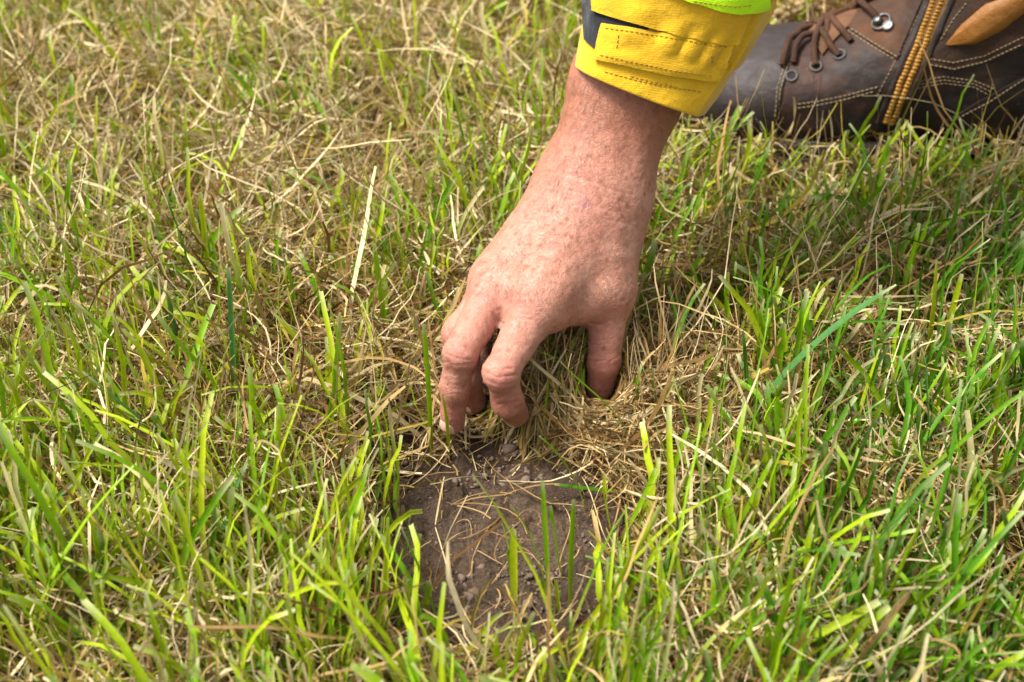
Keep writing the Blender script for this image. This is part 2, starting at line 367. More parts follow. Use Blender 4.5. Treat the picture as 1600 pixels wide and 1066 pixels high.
HLO = np.min([x[0] for x in [ARL2, ARR2]+sum(FING.values(), [])+THUMB], 0)-.035
HHI = np.max([x[0] for x in [ARL2, ARR2]+sum(FING.values(), [])+THUMB], 0)+.035
def build_hand():
    v, f = surface_nets(hand_sdf, HLO, HHI, .0033)
    v, n = project_iso(hand_sdf, v, 2); v = relax(v, f, 2); v, n = project_iso(hand_sdf, v, 1)
    v, f = subdivide(v, f); v, n = project_iso(hand_sdf, v, 1)
    v, f = subdivide(v, f); v, n = project_iso(hand_sdf, v, 1)
    px, py, d = proj(v); front = ((CX-v)*n).sum(1) > 0
    def line_dist(pts):
        best = np.full(len(v), 1e9)
        for (x0, y0), (x1, y1) in zip(pts[:-1], pts[1:]):
            dx, dy = x1-x0, y1-y0; h = np.clip(((px-x0)*dx+(py-y0)*dy)/(dx*dx+dy*dy), 0, 1)
            best = np.minimum(best, np.hypot(px-x0-h*dx, py-y0-h*dy))
        return best
    disp = np.zeros(len(v))
    def crease(pts, depth, w, lip=.3):
        depth = depth*.5*(.65+.9*np.clip(fbm(px*.05, py*.05, 2)+.5, 0, 1)); w = w*.85
        q = line_dist(pts); g = -depth*np.exp(-(q/w)**2) + depth*lip*np.exp(-((q-2.2*w)/(1.3*w))**2)
        disp[front] += g[front]
    # wrist folds
    crease([(853, 268), (885, 272), (925, 284), (960, 298), (988, 304)], .0004, 2.4)
    crease([(868, 283), (905, 292), (945, 308), (975, 316)], .0002, 2.4)
    crease([(846, 286), (880, 296), (920, 304)], .00015, 2.2)
    crease([(900, 330), (940, 342), (985, 350)], .00016, 2.4)
    crease([(880, 318), (930, 326), (990, 336)], .00014, 2.2)
    crease([(860, 240), (900, 250), (950, 268)], .00014, 2.4)
    # finger joints
    for pts, dep in (([(760, 570), (778, 578), (800, 576)], .0006), ([(757, 581), (776, 590), (806, 586)], .0006), ([(760, 595), (782, 603), (812, 596)], .0004),
                ([(699, 541), (712, 540), (727, 552)], .0006), ([(697, 553), (713, 560), (732, 562)], .0006), ([(694, 566), (714, 571), (740, 569)], .0005),
                ([(776, 622), (792, 621), (806, 620)], .0004), ([(777, 632), (794, 630), (812, 627)], .0004), ([(692, 602), (708, 600), (728, 603)], .0003),
                ([(694, 618), (709, 615), (728, 617)], .0003),
                ([(921, 505), (940, 508), (952, 500)], .0006), ([(918, 528), (938, 532), (960, 530)], .0003), ([(916, 562), (930, 566), (945, 563)], .0005), ([(953, 565), (964, 559), (971, 552)], .0005),
                ([(782, 508), (792, 500), (812, 498), (832, 500)], .0005), ([(786, 498), (805, 490), (828, 492)], .0003), ([(868, 507), (858, 496), (846, 486)], .0006),
                ([(722, 500), (712, 512), (704, 524)], .0004)):
        crease(pts, dep, 2.0)
    # tendons, knuckle hollows, veins (relief)
    def ridge(pts, amp, w):
        amp = amp*(.35 if amp > 0 else .7); q = line_dist(pts); disp[front] += (amp*np.exp(-(q/w)**2))[front]
    ridge([(905, 345), (850, 430), (818, 475)], .0007, 11); ridge([(880, 340), (800, 420), (762, 460)], .0008, 10); ridge([(858, 340), (780, 400), (742, 440)], .0006, 9)
    ridge([(855, 445), (800, 470)], -.0006, 10); ridge([(795, 478), (784, 500)], -.0008, 12); ridge([(745, 468), (726, 492)], -.0008, 8)
    ridge([(940, 430), (915, 470)], -.0012, 14); ridge([(970, 360), (965, 440)], .0008, 14)
    ridge([(850, 320), (830, 360), (800, 390)], .0005, 6); ridge([(900, 360), (880, 400), (890, 440)], .0004, 6)
    nse = fbm(px*.045, py*.045, 4)*.0005 + fbm(px*.16+9, py*.16, 3)*.00022
    v = v + n*(disp + nse)[:, None]
    def blob(x, y, r): return np.exp(-(((px-x)**2+(py-y)**2)/r**2))
    red = np.zeros(len(v))
    for x, y, r, a in ((783, 585, 30, .8), (716, 556, 26, .7), (814, 482, 34, .7), (755, 470, 26, .5), (806, 645, 24, .7), (706, 655, 24, .7), (938, 560, 40, .7), (938, 605, 24, .9),
                       (770, 540, 30, .35), (930, 500, 30, .4), (738, 625, 22, 1), (900, 310, 60, .45), (700, 520, 22, .6), (780, 620, 20, .6)):
        red += a*blob(x, y, r)
    spot = .9*blob(914, 318, 9) + .7*blob(818, 331, 5) + .45*blob(860, 390, 5) + .5*blob(707, 557, 4)+.4*blob(875, 375, 4)+.35*blob(935, 365, 6)+.4*blob(900, 405, 4)
    arm = sstep(330, 190, py)
    me = mesh_np('hand_and_forearm', v, f, True, {'red': np.clip(red, 0, 1), 'spot': np.clip(spot, 0, 1), 'arm': arm})
    return me, v, f
HAND_ME, HAND_V, HAND_F = build_hand()
HAND_BVH = BVHTree.FromPolygons([tuple(q) for q in HAND_V.tolist()], HAND_F.tolist())
pbase = G(830, 650)
person = empty('person', pbase)
tag(person, 'bare reddish hand in a yellow work sleeve gripping a tuft of turf', 'person')
hand_o = link('body', HAND_ME, M_SKIN, person)
# fine hair on the back of the hand and forearm
def hairs():
    me = HAND_ME; px, py, d = proj(HAND_V); nn = np.empty(len(HAND_V)*3, np.float32); me.vertices.foreach_get('normal', nn); nn = nn.reshape(-1, 3).astype(float)
    fr = ((CX-HAND_V)*nn).sum(1) > .1; cand = np.nonzero(fr & (py > 110) & (py < 470) & (px < 985))[0]
    pick = RNG.choice(cand, 900); p = HAND_V[pick]; n = nn[pick]; m = len(pick)
    a = np.array((-.55, -.35, -.75)); t = a+RNG.normal(0, .35, (m, 3)); t -= n*(t*n).sum(1)[:, None]; t /= np.linalg.norm(t, axis=1)[:, None]
    L = RNG.uniform(.004, .009, m)[:, None]; k = 5; rows = []
    for i in range(k):
        s_ = i/(k-1); rows.append(p + t*L*s_ + n*(L*.28*math.sin(s_*2.6)+.0001))
    c = np.stack(rows, 1); side = np.cross(t, n); w = np.interp(np.arange(k), [0, k-1], [.00009, .00003])
    V = np.stack([c-side[:, None]*w[None, :, None], c+side[:, None]*w[None, :, None]], 2).reshape(-1, 3)
    b = (np.arange(m)*k*2)[:, None]+(np.arange(k-1)*2)[None]; b = b.ravel()
    return V, np.stack([b, b+1, b+3, b+2], 1)
M_HAIR = simple_mat('arm_hair', (.16, .085, .045), .5)
tag(link('arm_hair', mesh_np('arm_hair', *hairs()), M_HAIR, hand_o), kind='stuff')
# fingernails
def nail(ch, dorsal, length, width):
    a, b = ch[2][0], ch[3][0]; ax = (b-a)/np.linalg.norm(b-a)
    dn = dorsal-ax*(dorsal @ ax); dn /= np.linalg.norm(dn); sd_ = np.cross(ax, dn)
    c = b + ax*(ch[3][1]*.25); nu, nv = 9, 11; vs = []; fs = []
    for j in range(nv):
        for i in range(nu):
            u = -1+2*i/(nu-1); w = -1+2*j/(nv-1)
            wd = width*(1-.25*max(0, -w-.4)**2/.36*.6)*(.92 if w > .8 else 1)
            ln = w*length*(1-.12*u*u if w > 0 else 1-.25*u*u)
            o = c + ax*ln + sd_*(u*wd*math.cos(u*.4))
            hit = HAND_BVH.ray_cast(Vector(o+dn*.0125), Vector(-dn), .02)
            if hit[0] is None: hit = HAND_BVH.find_nearest(Vector(o+dn*.006))
            q = np.array(hit[0])
            edge = 1 - max(abs(u), abs(w))**6
            vs.append(q + dn*(.0002+.0004*edge) + ax*(.0006 if w > .9 else 0))
    for j in range(nv-1):
        for i in range(nu-1): k = j*nu+i; fs.append((k, k+1, k+nu+1, k+nu))
    link('fingernail', mesh_np('fingernail', np.array(vs), np.array(fs)), M_NAIL, hand_o)
for k in FING: nail(FING[k], bend_out(FING[k]) - .35*V_R, .0062, .0056)
nail(THUMB, np.array((.75, .55, .35)), .0072, .0066)

# ------------------------------------------------------------------ THE SLEEVE
CTRL = np.array([(-1, 0), (-.95, .45), (-.68, .83), (-.15, 1.0), (.35, .97), (.74, .80), (.83, .66), (.97, -.02), (.84, -.62), (.25, -.93), (-.45, -.92), (-.88, -.55)])
def closed_curve(C, n):
    m = len(C); t = np.linspace(0, m, n, endpoint=False); i = np.floor(t).astype(int); f = (t-i)[:, None]
    p0, p1, p2, p3 = C[(i-1) % m], C[i % m], C[(i+1) % m], C[(i+2) % m]
    return .5*(2*p1 + (p2-p0)*f + (2*p0-5*p1+4*p2-p3)*f*f + (3*p1-p0-3*p2+p3)*f**3)
#            t     px    py    depth  half-width  half-depth  tilt(px slope)
SL = np.array([(0.0, 1003, 138, .872, .0400, .0350, .24),
               (0.5, 1030,  75, .866, .0445, .0385, .17),
               (1.0, 1058,   5, .858, .0505, .0430, .10),
               (2.0, 1120, -160, .835, .0600, .052, .05),
               (4.0, 1290, -520, .775, .0720, .064, .0),
               (5.5, 1400, -800, .735, .0780, .070, .0)])
def sl(t, c): return np.interp(t, SL[:, 0], SL[:, c])
def sleeve_points(ts, n, offset=0.0, wr=1.0):
    cc = closed_curve(CTRL, n); rows = []
    for t in ts:
        c = P(sl(t, 1), sl(t, 2), sl(t, 3)); e = .05
        ax = P(sl(t+e, 1), sl(t+e, 2), sl(t+e, 3)) - P(sl(max(t-e, 0), 1), sl(max(t-e, 0), 2), sl(max(t-e, 0), 3)); ax /= np.linalg.norm(ax)
        ax = .65*ax + .35*np.array((.28, .30, .91)); ax /= np.linalg.norm(ax)
        wv = V_R - V_U*sl(t, 6); wv = wv-ax*(wv @ ax); wv /= np.linalg.norm(wv)
        bv = np.cross(wv, ax); bv = bv if bv @ V_V < 0 else -bv
        hw, hd = sl(t, 4)+offset, sl(t, 5)+offset
        th = np.linspace(0, 2*math.pi, n, endpoint=False)
        amp = wr*(.0005 + .0030*sstep(.85, 1.5, t))
        w = fbm(np.cos(th)*1.6+3+t*.5, np.sin(th)*1.6+t*2.4, 3)*amp*2
        w += wr*sstep(.55, .62, t)*sstep(1.1, .7, t)*.0012*np.sin(th*17+3*np.sin(th*3))
        q = c + (cc[:, :1]*hw)*wv + (cc[:, 1:]*hd)*bv
        rad = q-c; rad /= np.linalg.norm(rad, axis=1)[:, None]
        rows.append(q + rad*w[:, None])
    return np.array(rows)
def loft(rows, close=True):
    m, n = rows.shape[:2]; v = rows.reshape(-1, 3); f = []
    i = np.arange(n if close else n-1); j = (i+1) % n
    for k in range(m-1): f.append(np.stack([k*n+i, k*n+j, (k+1)*n+j, (k+1)*n+i], 1))
    return v, np.concatenate(f)
NTH = 220
ts = np.concatenate([np.linspace(0, 2, 90), np.linspace(2.05, 5.5, 40)])
outer = sleeve_points(ts, NTH)
tin = np.linspace(.0, .8, 12)[1:]
lip = [sleeve_points([-.0], NTH, -.0004)[0] - .0009*np.array((.28, .30, .85)), sleeve_points([0], NTH, -.0022)[0]-.0008*np.array((.28, .30, .85))]
inner = sleeve_points(tin, NTH, -.0030, 0)
rows = np.concatenate([inner[::-1], np.array(lip[::-1]), outer])
sv, sf = loft(rows)
sleeve = link('sleeve', mesh_np('sleeve', sv, sf), M_YEL, person)
sleeve['label'] = 'yellow canvas work sleeve with a strapped cuff'
SL_BVH = BVHTree.FromPolygons([tuple(q) for q in sv.tolist()], sf.tolist())
def cast(bvh, px, py, dguess):
    o = Vector(CX); dr = Vector(P(px, py, 1.0)-CX).normalized()
    h = bvh.ray_cast(o, dr)
    if h[0] is None:
        h = bvh.find_nearest(Vector(P(px, py, dguess)))
    n = h[1]
    if n.dot(dr) > 0: n = -n
    return np.array(h[0]), np.array(n)
def along(pts, t):
    pts = np.array(pts, float); L = np.r_[0, np.cumsum(np.hypot(*np.diff(pts, axis=0).T))]; L /= L[-1]
    return np.interp(t, L, pts[:, 0]), np.interp(t, L, pts[:, 1])
def drape(name, top, bot, bvh, off_, thick, mat, parent, nu=40, nv=14, dg=.85, puff=0.0, wob=0.0):
    F = np.zeros((nv, nu, 3)); Bk = np.zeros((nv, nu, 3))
    for i in range(nu):
        u = i/(nu-1); xt, yt = along(top, u); xb, yb = along(bot, u)
        for j in range(nv):
            w = j/(nv-1); q, n = cast(bvh, xt+(xb-xt)*w, yt+(yb-yt)*w, dg)
            e = min(u, 1-u, w, 1-w)*2
            F[j, i] = q+n*(off_+thick+puff*(1-(1-e)**3)+wob*vnoise(np.array(u*9.3), np.array(w*5.1))*min(1, e*6)); Bk[j, i] = q+n*(off_-.0006)
    # relax so the patch does not copy every bump under it
    for _ in range(2):
        F[1:-1, 1:-1] = (F[1:-1, 1:-1]*2+F[:-2, 1:-1]+F[2:, 1:-1]+F[1:-1, :-2]+F[1:-1, 2:])/6
    v = np.concatenate([F.reshape(-1, 3), Bk.reshape(-1, 3)]); K = nu*nv; f = []
    for j in range(nv-1):
        for i in range(nu-1):
            k = j*nu+i; f.append((k, k+nu, k+nu+1, k+1))
    rim = [i for i in range(nu)]+[j*nu+nu-1 for j in range(1, nv)]+[(nv-1)*nu+i for i in range(nu-2, -1, -1)]+[j*nu for j in range(nv-2, 0, -1)]
    for a, b in zip(rim, rim[1:]+rim[:1]): f.append((a, b, b+K, a+K))
    o = link(name, mesh_np(name, v, np.array(f)), mat, parent)
    md = o.modifiers.new('edge', 'EDGE_SPLIT'); md.split_angle = math.radians(50)
    return o
def tube(pts, r, n=7, taper=None):
    pts = np.array(pts, float); m = len(pts); tg = np.gradient(pts, axis=0); tg /= np.maximum(np.linalg.norm(tg, axis=1), 1e-9)[:, None]
    rows = []; ref = np.array((.3, .2, .93))
    for i in range(m):
        a = np.cross(tg[i], ref); a /= np.linalg.norm(a); b = np.cross(tg[i], a); th = np.linspace(0, 2*math.pi, n, endpoint=False)
        rr = r if taper is None else r*taper[i]
        rows.append(pts[i]+rr*(np.cos(th)[:, None]*a+np.sin(th)[:, None]*b))
    return loft(np.array(rows))
def join(parts):
    V = []; F = []; o = 0
    for v, f in parts: V.append(v); F.append(f+o); o += len(v)
    return np.concatenate(V), np.concatenate(F)
def stitches(name, lines, bvh, mat, parent, dash=6, gap=3.5, off_=.0008, r=.00045, dg=.85):
    parts = []
    for pts in lines:
        P2 = np.array(pts, float); L = np.hypot(*np.diff(P2, axis=0).T).sum(); s = 0
        while s+dash < L:
            qs = []
            for k in range(4):
                x, y = along(P2, (s+dash*k/3)/L); q, n = cast(bvh, x, y, dg)
                qs.append(q+n*(off_ + (r*.4 if k in (1, 2) else -r*.6)))
            parts.append(tube(qs, r, 5)); s += dash+gap
    v, f = join(parts)
    return tag(link(name, mesh_np(name, v, f), mat, parent), kind='stuff')
# overlapping upper flap, black velcro, strap, tape
drape('velcro', [(911, -30), (938, -30), (980, -20), (1012, 20)], [(916, 62), (934, 78), (975, 70), (1012, 60)], SL_BVH, .0005, .0012, M_VELCRO, sleeve, 40, 20)
drape('upper_flap', [(936, -70), (990, -70), (1050, -70), (1090, -70), (1170, -70), (1205, -70)], [(931, 16), (975, 30), (1030, 44), (1060, 53), (1120, 65), (1150, 67)], SL_BVH, .0012, .0026, M_YEL, sleeve, 60, 30, wob=.0016)
strap = drape('cuff_strap', [(944, 36), (985, 41), (1060, 53), (1120, 65), (1146, 67)], [(931, 92), (975, 101), (1050, 117), (1106, 125), (1122, 124)], SL_BVH, .0012, .0018, M_YEL, sleeve, 60, 18, puff=.0012, wob=.0008)
tape = drape('reflective_tape', [(930, -130), (1000, -100), (1075, -64), (1110, -58), (1150, -56), (1185, -62), (1210, -66)], [(930, -60), (1000, -32), (1076, -3), (1110, 6), (1150, 15), (1175, 11), (1196, 5)], SL_BVH, .0042, .0012, M_FLUO, sleeve, 40, 14)
def rebvh(objs):
    V = []; F = []; o = 0
    for ob in objs:
        me = ob.data; v = [tuple(x.co) for x in me.vertices]; V += v; F += [tuple(i+o for i in p.vertices) for p in me.polygons]; o += len(v)
    return BVHTree.FromPolygons(V, F)
SL2 = rebvh([sleeve, strap, tape] + [o for o in sleeve.children if o.name.startswith('upper_flap')])
stitches('stitching', [[(946, 44), (985, 49), (1060, 61), (1118, 72), (1138, 73)], [(938, 86), (975, 94), (1050, 110), (1118, 119)],
    [(967, 55), (963, 78)], [(1112, 86), (1109, 104)], [(1115, 86), (1112, 104)], [(945, 112), (990, 124), (1040, 135), (1100, 144)], [(1084, 2), (1118, 7), (1150, 11), (1176, 8)], [(985, 119), (1020, 128), (1062, 137)]],
    SL2, M_YTHREAD, sleeve, 4.6, 3.2, .0002, .00032)

# ------------------------------------------------------------------ THE BOOT
TOE = G(1080, 190)-np.array((0, 0, .009)); HEEL = G(1735, 226)-np.array((0, 0, .006))
BX = HEEL-TOE; BL = np.linalg.norm(BX); BX /= BL; BZ = np.array((0, 0, 1.0)); BY = np.cross(BZ, BX)
_X = np.array([0, .02, .05, .09, .13, .17, .21, .26, .30])
HWX = np.array([.036, .043, .049, .052, .048, .044, .041, .038, .033])
ZTX = np.array([.052, .070, .079, .086, .106, .135, .140, .125, .10])
def boot_local(p): q = p-TOE; return q @ BX, q @ BY, q @ BZ
def boot_sdf(p):
    x, y, z = boot_local(p)
    xc = np.clip(x, 0, .30); hw = np.interp(xc, _X, HWX); zt = np.interp(xc, _X, ZTX); zb = .018
    zc = (zt+zb)/2; hz = (zt-zb)/2
    yy = np.abs(y)/hw; zz = np.abs(z-zc)/hz
    low = z < zc
    e = np.where(low, (yy**4+zz**4)**.25, (yy**2.3+zz**2.3)**(1/2.3))
    d = (e-1)*np.minimum(hw, hz)*.9
    # round ends
    cx = .040; endx = np.where(x < cx, (cx-x)/cx, np.where(x > .262, (x-.262)/.040, 0))
    d = (((np.maximum(e, 0))**2.4+np.maximum(endx, 0)**2.4)**(1/2.4)-1)*np.minimum(hw, hz)*.9
    lean = (z-.08)*.10
    ex = np.sqrt(((x-(.212+lean))/.066)**2+(y/.045)**2); sh = (ex-1)*.045
    sh = np.maximum(sh, np.maximum(.05-z, z-.215))
    return smin(d, sh, .03)
blo = np.min([TOE, HEEL], 0)-.075; bhi = np.max([TOE, HEEL], 0)+.075; blo[2] = 0.0; bhi[2] = .235
bv_, bf_ = surface_nets(boot_sdf, blo, bhi, .0042)
bv_, bn_ = project_iso(boot_sdf, bv_, 2); bv_ = relax(bv_, bf_, 3); bv_, bn_ = project_iso(boot_sdf, bv_, 1)
bv_, bf_ = subdivide(bv_, bf_); bv_, bn_ = project_iso(boot_sdf, bv_, 1)
lx, ly, lz = boot_local(bv_)
bv_ = bv_ + bn_*((fbm(lx*26, lz*26+ly*18, 4)*.0035*sstep(.05, .10, lx) + fbm(lx*90, lz*90+ly*60, 3)*.0007))[:, None]
boot = empty('work_boot', (TOE+HEEL)/2)
tag(boot, 'scuffed dark brown leather work boot with a side zip, behind the yellow cuff', 'boot')
upper = link('upper', mesh_np('upper', bv_, bf_), M_LEATH, boot)
B_BVH = BVHTree.FromPolygons([tuple(q) for q in bv_.tolist()], bf_.tolist())
# sole
th = np.linspace(0, 2*math.pi, 120, endpoint=False)
def sole_ring(z, grow):
    c = [];
    for a in th:
        x = .150-.150*math.cos(a); s = math.sin(a); hw = np.interp(x, _X, HWX)+.003+grow
        e = min(1, (max(1e-6, 1-abs(math.cos(a))**5))**.5)
        c.append(TOE + BX*(x+(grow+.004)*(-math.cos(a))) + BY*(hw*e*(1 if s >= 0 else -1)) + BZ*z)
    return np.array(c)
rws = np.array([sole_ring(-.004, -.004), sole_ring(.000, .0), sole_ring(.012, .001), sole_ring(.016, .0012), sole_ring(.017, -.001), sole_ring(.020, -.001), sole_ring(.021, .0012), sole_ring(.027, .0008), sole_ring(.029, -.003), sole_ring(.029, -.012)])
v, f = loft(rws); link('sole', mesh_np('sole', v, f), M_SOLE, boot)
DB = 1.09
drape('toe_cap', [(1090, 62), (1130, 54), (1180, 52), (1242, 62)], [(1096, 196), (1130, 200), (1170, 204), (1206, 205)], B_BVH, .0003, .0012, M_TOE, boot, 40, 40, DB)
drape('ankle_panel', [(1330, -40), (1380, -40), (1420, -40), (1462, -40)], [(1326, 44), (1352, 62), (1376, 78), (1402, 92)], B_BVH, .0003, .0016, M_SUEDE, upper, 30, 30, DB)
drape('collar_panel', [(1483, 0), (1520, -40), (1580, -60), (1660, -60)], [(1449, 99), (1490, 107), (1540, 97), (1640, 52)], B_BVH, .0003, .0016, M_SUEDE, upper, 40, 26, DB)
drape('padded_panel', [(1479, 68), (1502, 38), (1540, 6), (1610, -22), (1660, -40)], [(1481, 70), (1522, 68), (1560, 50), (1602, 18), (1662, -34)], B_BVH, .0016, .0010, M_TANPAD, upper, 40, 20, DB, puff=.0035)
drape('heel_panel', [(1478, 188), (1530, 158), (1580, 130), (1660, 90)], [(1478, 196), (1530, 200), (1580, 214), (1660, 220)], B_BVH, .0003, .0014, M_LEATH, upper, 40, 20, DB)
zipper = drape('zipper', [(1375, 190), (1400, 130), (1436, 50), (1456, 0), (1478, -55)], [(1400, 190), (1426, 130), (1464, 50), (1486, 0), (1507, -55)], B_BVH, .0006, .0018, M_ZIP, upper, 60, 8, DB)
drape('zip_edge', [(1367, 190), (1392, 130), (1428, 50), (1448, 0), (1470, -55)], [(1376, 190), (1401, 130), (1437, 50), (1457, 0), (1479, -55)], B_BVH, .0018, .0014, M_LEATH, upper, 60, 5, DB, puff=.0008)
drape('zip_edge', [(1400, 190), (1426, 130), (1464, 50), (1486, 0), (1507, -55)], [(1408, 190), (1434, 130), (1472, 50), (1494, 0), (1515, -55)], B_BVH, .0018, .0014, M_LEATH, upper, 60, 5, DB, puff=.0008)
# zip teeth
parts = []
ico = bpy.data.meshes.new('tmp')
import bmesh
bm = bmesh.new(); bmesh.ops.create_icosphere(bm, subdivisions=2, radius=1); bm.verts.ensure_lookup_table()
IV = np.array([x.co for x in bm.verts]); IF = np.array([[x.index for x in fa.verts] for fa in bm.faces]); bm.free(); bpy.data.meshes.remove(ico)
cl = [(1388, 190), (1413, 130), (1450, 50), (1471, 0), (1492, -55)]
nT = 44
for i in range(nT):
    for s in (-1, 1):
        x, y = along(cl, (i+(.5 if s > 0 else 0))/nT); q, n = cast(B_BVH, x+s*5.2, y+s*2.2, DB)
        t = n; a = np.cross(t, V_V); a /= np.linalg.norm(a); b = np.cross(t, a)
        sx = .0023; parts.append((q+n*.0028 + IV[:, :1]*sx*V_R + IV[:, 1:2]*.0018*np.cross(n, V_R) + IV[:, 2:]*.0016*n, IF))
v, f = join(parts); tag(link('zip_teeth', mesh_np('zip_teeth', v, f), M_TEETH, zipper), kind='stuff')
BB = rebvh([upper]+[o for o in upper.children if 'panel' in o.name]+[o for o in boot.children if o.name.startswith('toe_cap')])
stitches('stitching', [[(1246, 63), (1226, 100), (1214, 140), (1211, 190)], [(1250, 66), (1231, 102), (1219, 142), (1216, 190)],
    [(1240, 170), (1280, 164), (1319, 156), (1369, 142)], [(1240, 164), (1280, 158), (1319, 150), (1371, 136)],
    [(1325, 48), (1362, 72), (1400, 94)], [(1330, 45), (1366, 68), (1402, 89)],
    [(1370, 150), (1402, 90), (1432, 30), (1445, 0)], [(1408, 180), (1428, 134), (1440, 108)],
    [(1447, 100), (1491, 108), (1537, 97), (1600, 68)], [(1452, 92), (1491, 98), (1537, 88), (1600, 58)],
    [(1425, 134), (1475, 125), (1522, 131), (1550, 144)], [(1430, 128), (1475, 120), (1522, 126), (1556, 140)], [(1427, 139), (1475, 130), (1522, 136), (1546, 149)],
    [(1490, 188), (1545, 160), (1600, 124)], [(1470, 62), (1490, 30), (1510, 5)]], BB, M_STITCH, upper, 4.2, 3.0, .0002, .00045, DB)
# eyelets with black discs painting the shade in their holes, hook, laces
def ring_mesh(c, n, R, r, ns=20, nr=7):
    a = np.cross(n, (.1, .2, .97)); a /= np.linalg.norm(a); b = np.cross(n, a); rows = []
    for i in range(ns+1):
        t = 2*math.pi*i/ns; rd = math.cos(t)*a+math.sin(t)*b
        ph = np.linspace(0, 2*math.pi, nr, endpoint=False)
        rows.append(c+rd*R+r*(np.cos(ph)[:, None]*rd+np.sin(ph)[:, None]*n))
    return loft(np.array(rows))
def disc_mesh(c, n, R, h, ns=20):
    a = np.cross(n, (.1, .2, .97)); a /= np.linalg.norm(a); b = np.cross(n, a); rows = []
    for (rr, z) in ((1e-5, h), (R*.6, h), (R*.93, h*.8), (R, h*.4), (R, -.001)):
        th_ = np.linspace(0, 2*math.pi, ns, endpoint=False); rows.append(c+n*z+rr*(np.cos(th_)[:, None]*a+np.sin(th_)[:, None]*b))
    return loft(np.array(rows))
for x, y in ((1237, 119), (1275, 104), (1312, 86)):
    q, n = cast(BB, x, y, DB); e = link('eyelet', mesh_np('eyelet', *ring_mesh(q+n*.0006, n, .0037, .0010)), M_BRASS, boot)
    link('eyelet_hole_shade', mesh_np('eyelet_hole_shade', *disc_mesh(q, n, .0034, .0005)), M_HOLE_SHADE, e)
q, n = cast(BB, 1378, 36, DB)
hk = link('lace_hook', mesh_np('lace_hook', *join([ring_mesh(q+n*.0015, n, .0064, .0009)])), M_METAL, boot)
q2, n2 = cast(BB, 1388, 41, DB); link('rivet', mesh_np('rivet', *disc_mesh(q2+n2*.0008, n2, .0044, .0016)), M_METAL, hk)
q3, n3 = cast(BB, 1374, 36, DB)
v, f = disc_mesh(q3+n3*.002, n3, .0030, .0030); link('hook_bar', mesh_np('hook_bar', v, f), M_METAL, hk)
drape('tongue', [(1262, 52), (1285, 20), (1312, -20), (1350, -70)], [(1285, 88), (1304, 66), (1330, 40), (1372, -30)], B_BVH, .0006, .0015, M_TONGUE, boot, 24, 14, DB, puff=.003)
def lace(pts, r=.0022, lift=.004):
    qs = []
    for t in np.linspace(0, 1, 26):
        x, y = along(pts, t); q, n = cast(BB, x, y, DB); qs.append(q+n*(.0012+lift*math.sin(math.pi*t)**.7)-.001*V_V)
    qs = np.array(qs)
    for _ in range(4): qs[1:-1] = (qs[1:-1]*2+qs[:-2]+qs[2:])/4
    v, f = tube(np.array([q_ for q_ in np.stack([np.interp(np.linspace(0, 25, 70), np.arange(26), qs[:, a_]) for a_ in range(3)], 1)]), r, 9, 1+.13*np.sin(np.arange(70)*1.9)); link('lace', mesh_np('lace', v, f), M_LACE, boot)
for pts in ([(1222, 104), (1228, 84), (1240, 62), (1268, 44)], [(1240, 100), (1243, 80), (1254, 66), (1278, 56)], [(1274, 104), (1270, 82), (1274, 62), (1288, 34), (1318, 4), (1345, -20)],
            [(1310, 88), (1298, 76), (1284, 60), (1280, 46)], [(1330, 66), (1314, 50), (1303, 32), (1306, 12)], [(1262, 42), (1288, 20), (1318, -4), (1340, -24)],
            [(1340, 4), (1352, 16), (1366, 26), (1376, 34)], [(1290, 62), (1296, 44), (1292, 26), (1300, 10)], [(1305, -4), (1330, 4), (1352, -2), (1372, -16)]): lace(pts)

# ------------------------------------------------------------------ THE GROUND
PATCH = G(790, 822); SOD = G(880, 640)
def patch_mask(x, y):
    """1 inside the bare soil patch"""
    wob = np.clip(1+.9*fbm(x*26+4, y*26, 3), .3, 2)
    m = np.exp(-(((x-PATCH[0])/.072)**2+((y-PATCH[1])/.098)**2)**1.6/wob)
    q = G(930, 740); m = np.maximum(m, .4*np.exp(-(((x-q[0])/.07)**2+((y-q[1])/.022)**2)/wob))
    return m
def sod_mask(x, y):
    q = G(872, 650); e = G(872, 712)
    s = np.exp(-(((x-q[0])/.075)**2+(np.maximum(y-q[1], 0)/.07)**2)**1.5)
    return s*sstep(e[1]-.004, e[1]+.014, y+.006*fbm(x*60, y*20, 2))
DIPS = [(1040, 500, .045, .030), (1480, 890, .05, .035), (600, 270, .03, .03), (1320, 330, .03, .02), (230, 215, .05, .03), (1010, 560, .04, .03), (1160, 700, .07, .02), (430, 350, .03, .02), (660, 700, .03, .02)]
def hgt(x, y):
    h = .012*fbm(x*7+2, y*7, 3) + .006*fbm(x*34, y*34, 3)
    h = h*(1-.8*patch_mask(x, y)) - .008*patch_mask(x, y) + .006*sod_mask(x, y)
    for a, b, r1, r2 in DIPS:
        g = G(a, b); h = h - .007*np.exp(-((x-g[0])/r1)**2-((y-g[1])/r2)**2)
    return h
def axis(lo, hi, step, far):
    a = np.arange(lo, hi, step); g = step*1.25**np.arange(1, 60); c = np.cumsum(g); c = c[c < far]
    return np.concatenate([(lo-c)[::-1], a, a[-1]+c])
gx = axis(-.42, .46, .0026, 90); gy = axis(-.32, .50, .0026, 90)
X, Y = np.meshgrid(gx, gy, indexing='xy')
near = np.exp(-np.maximum(np.hypot(X, Y-.1)-1.2, 0)/1.0)
Z = hgt(X, Y)*near
fine = (np.abs(X) < .5) & (np.abs(Y) < .55)
PM = patch_mask(X, Y); crumb = np.maximum(fbm(X*140, Y*140, 3), 0)*.011 + fbm(X*60, Y*60, 3)*.003
Z = Z + fine*crumb*(.35+.75*np.clip(.5+1.6*fbm(X*18, Y*18, 2), 0, 1))
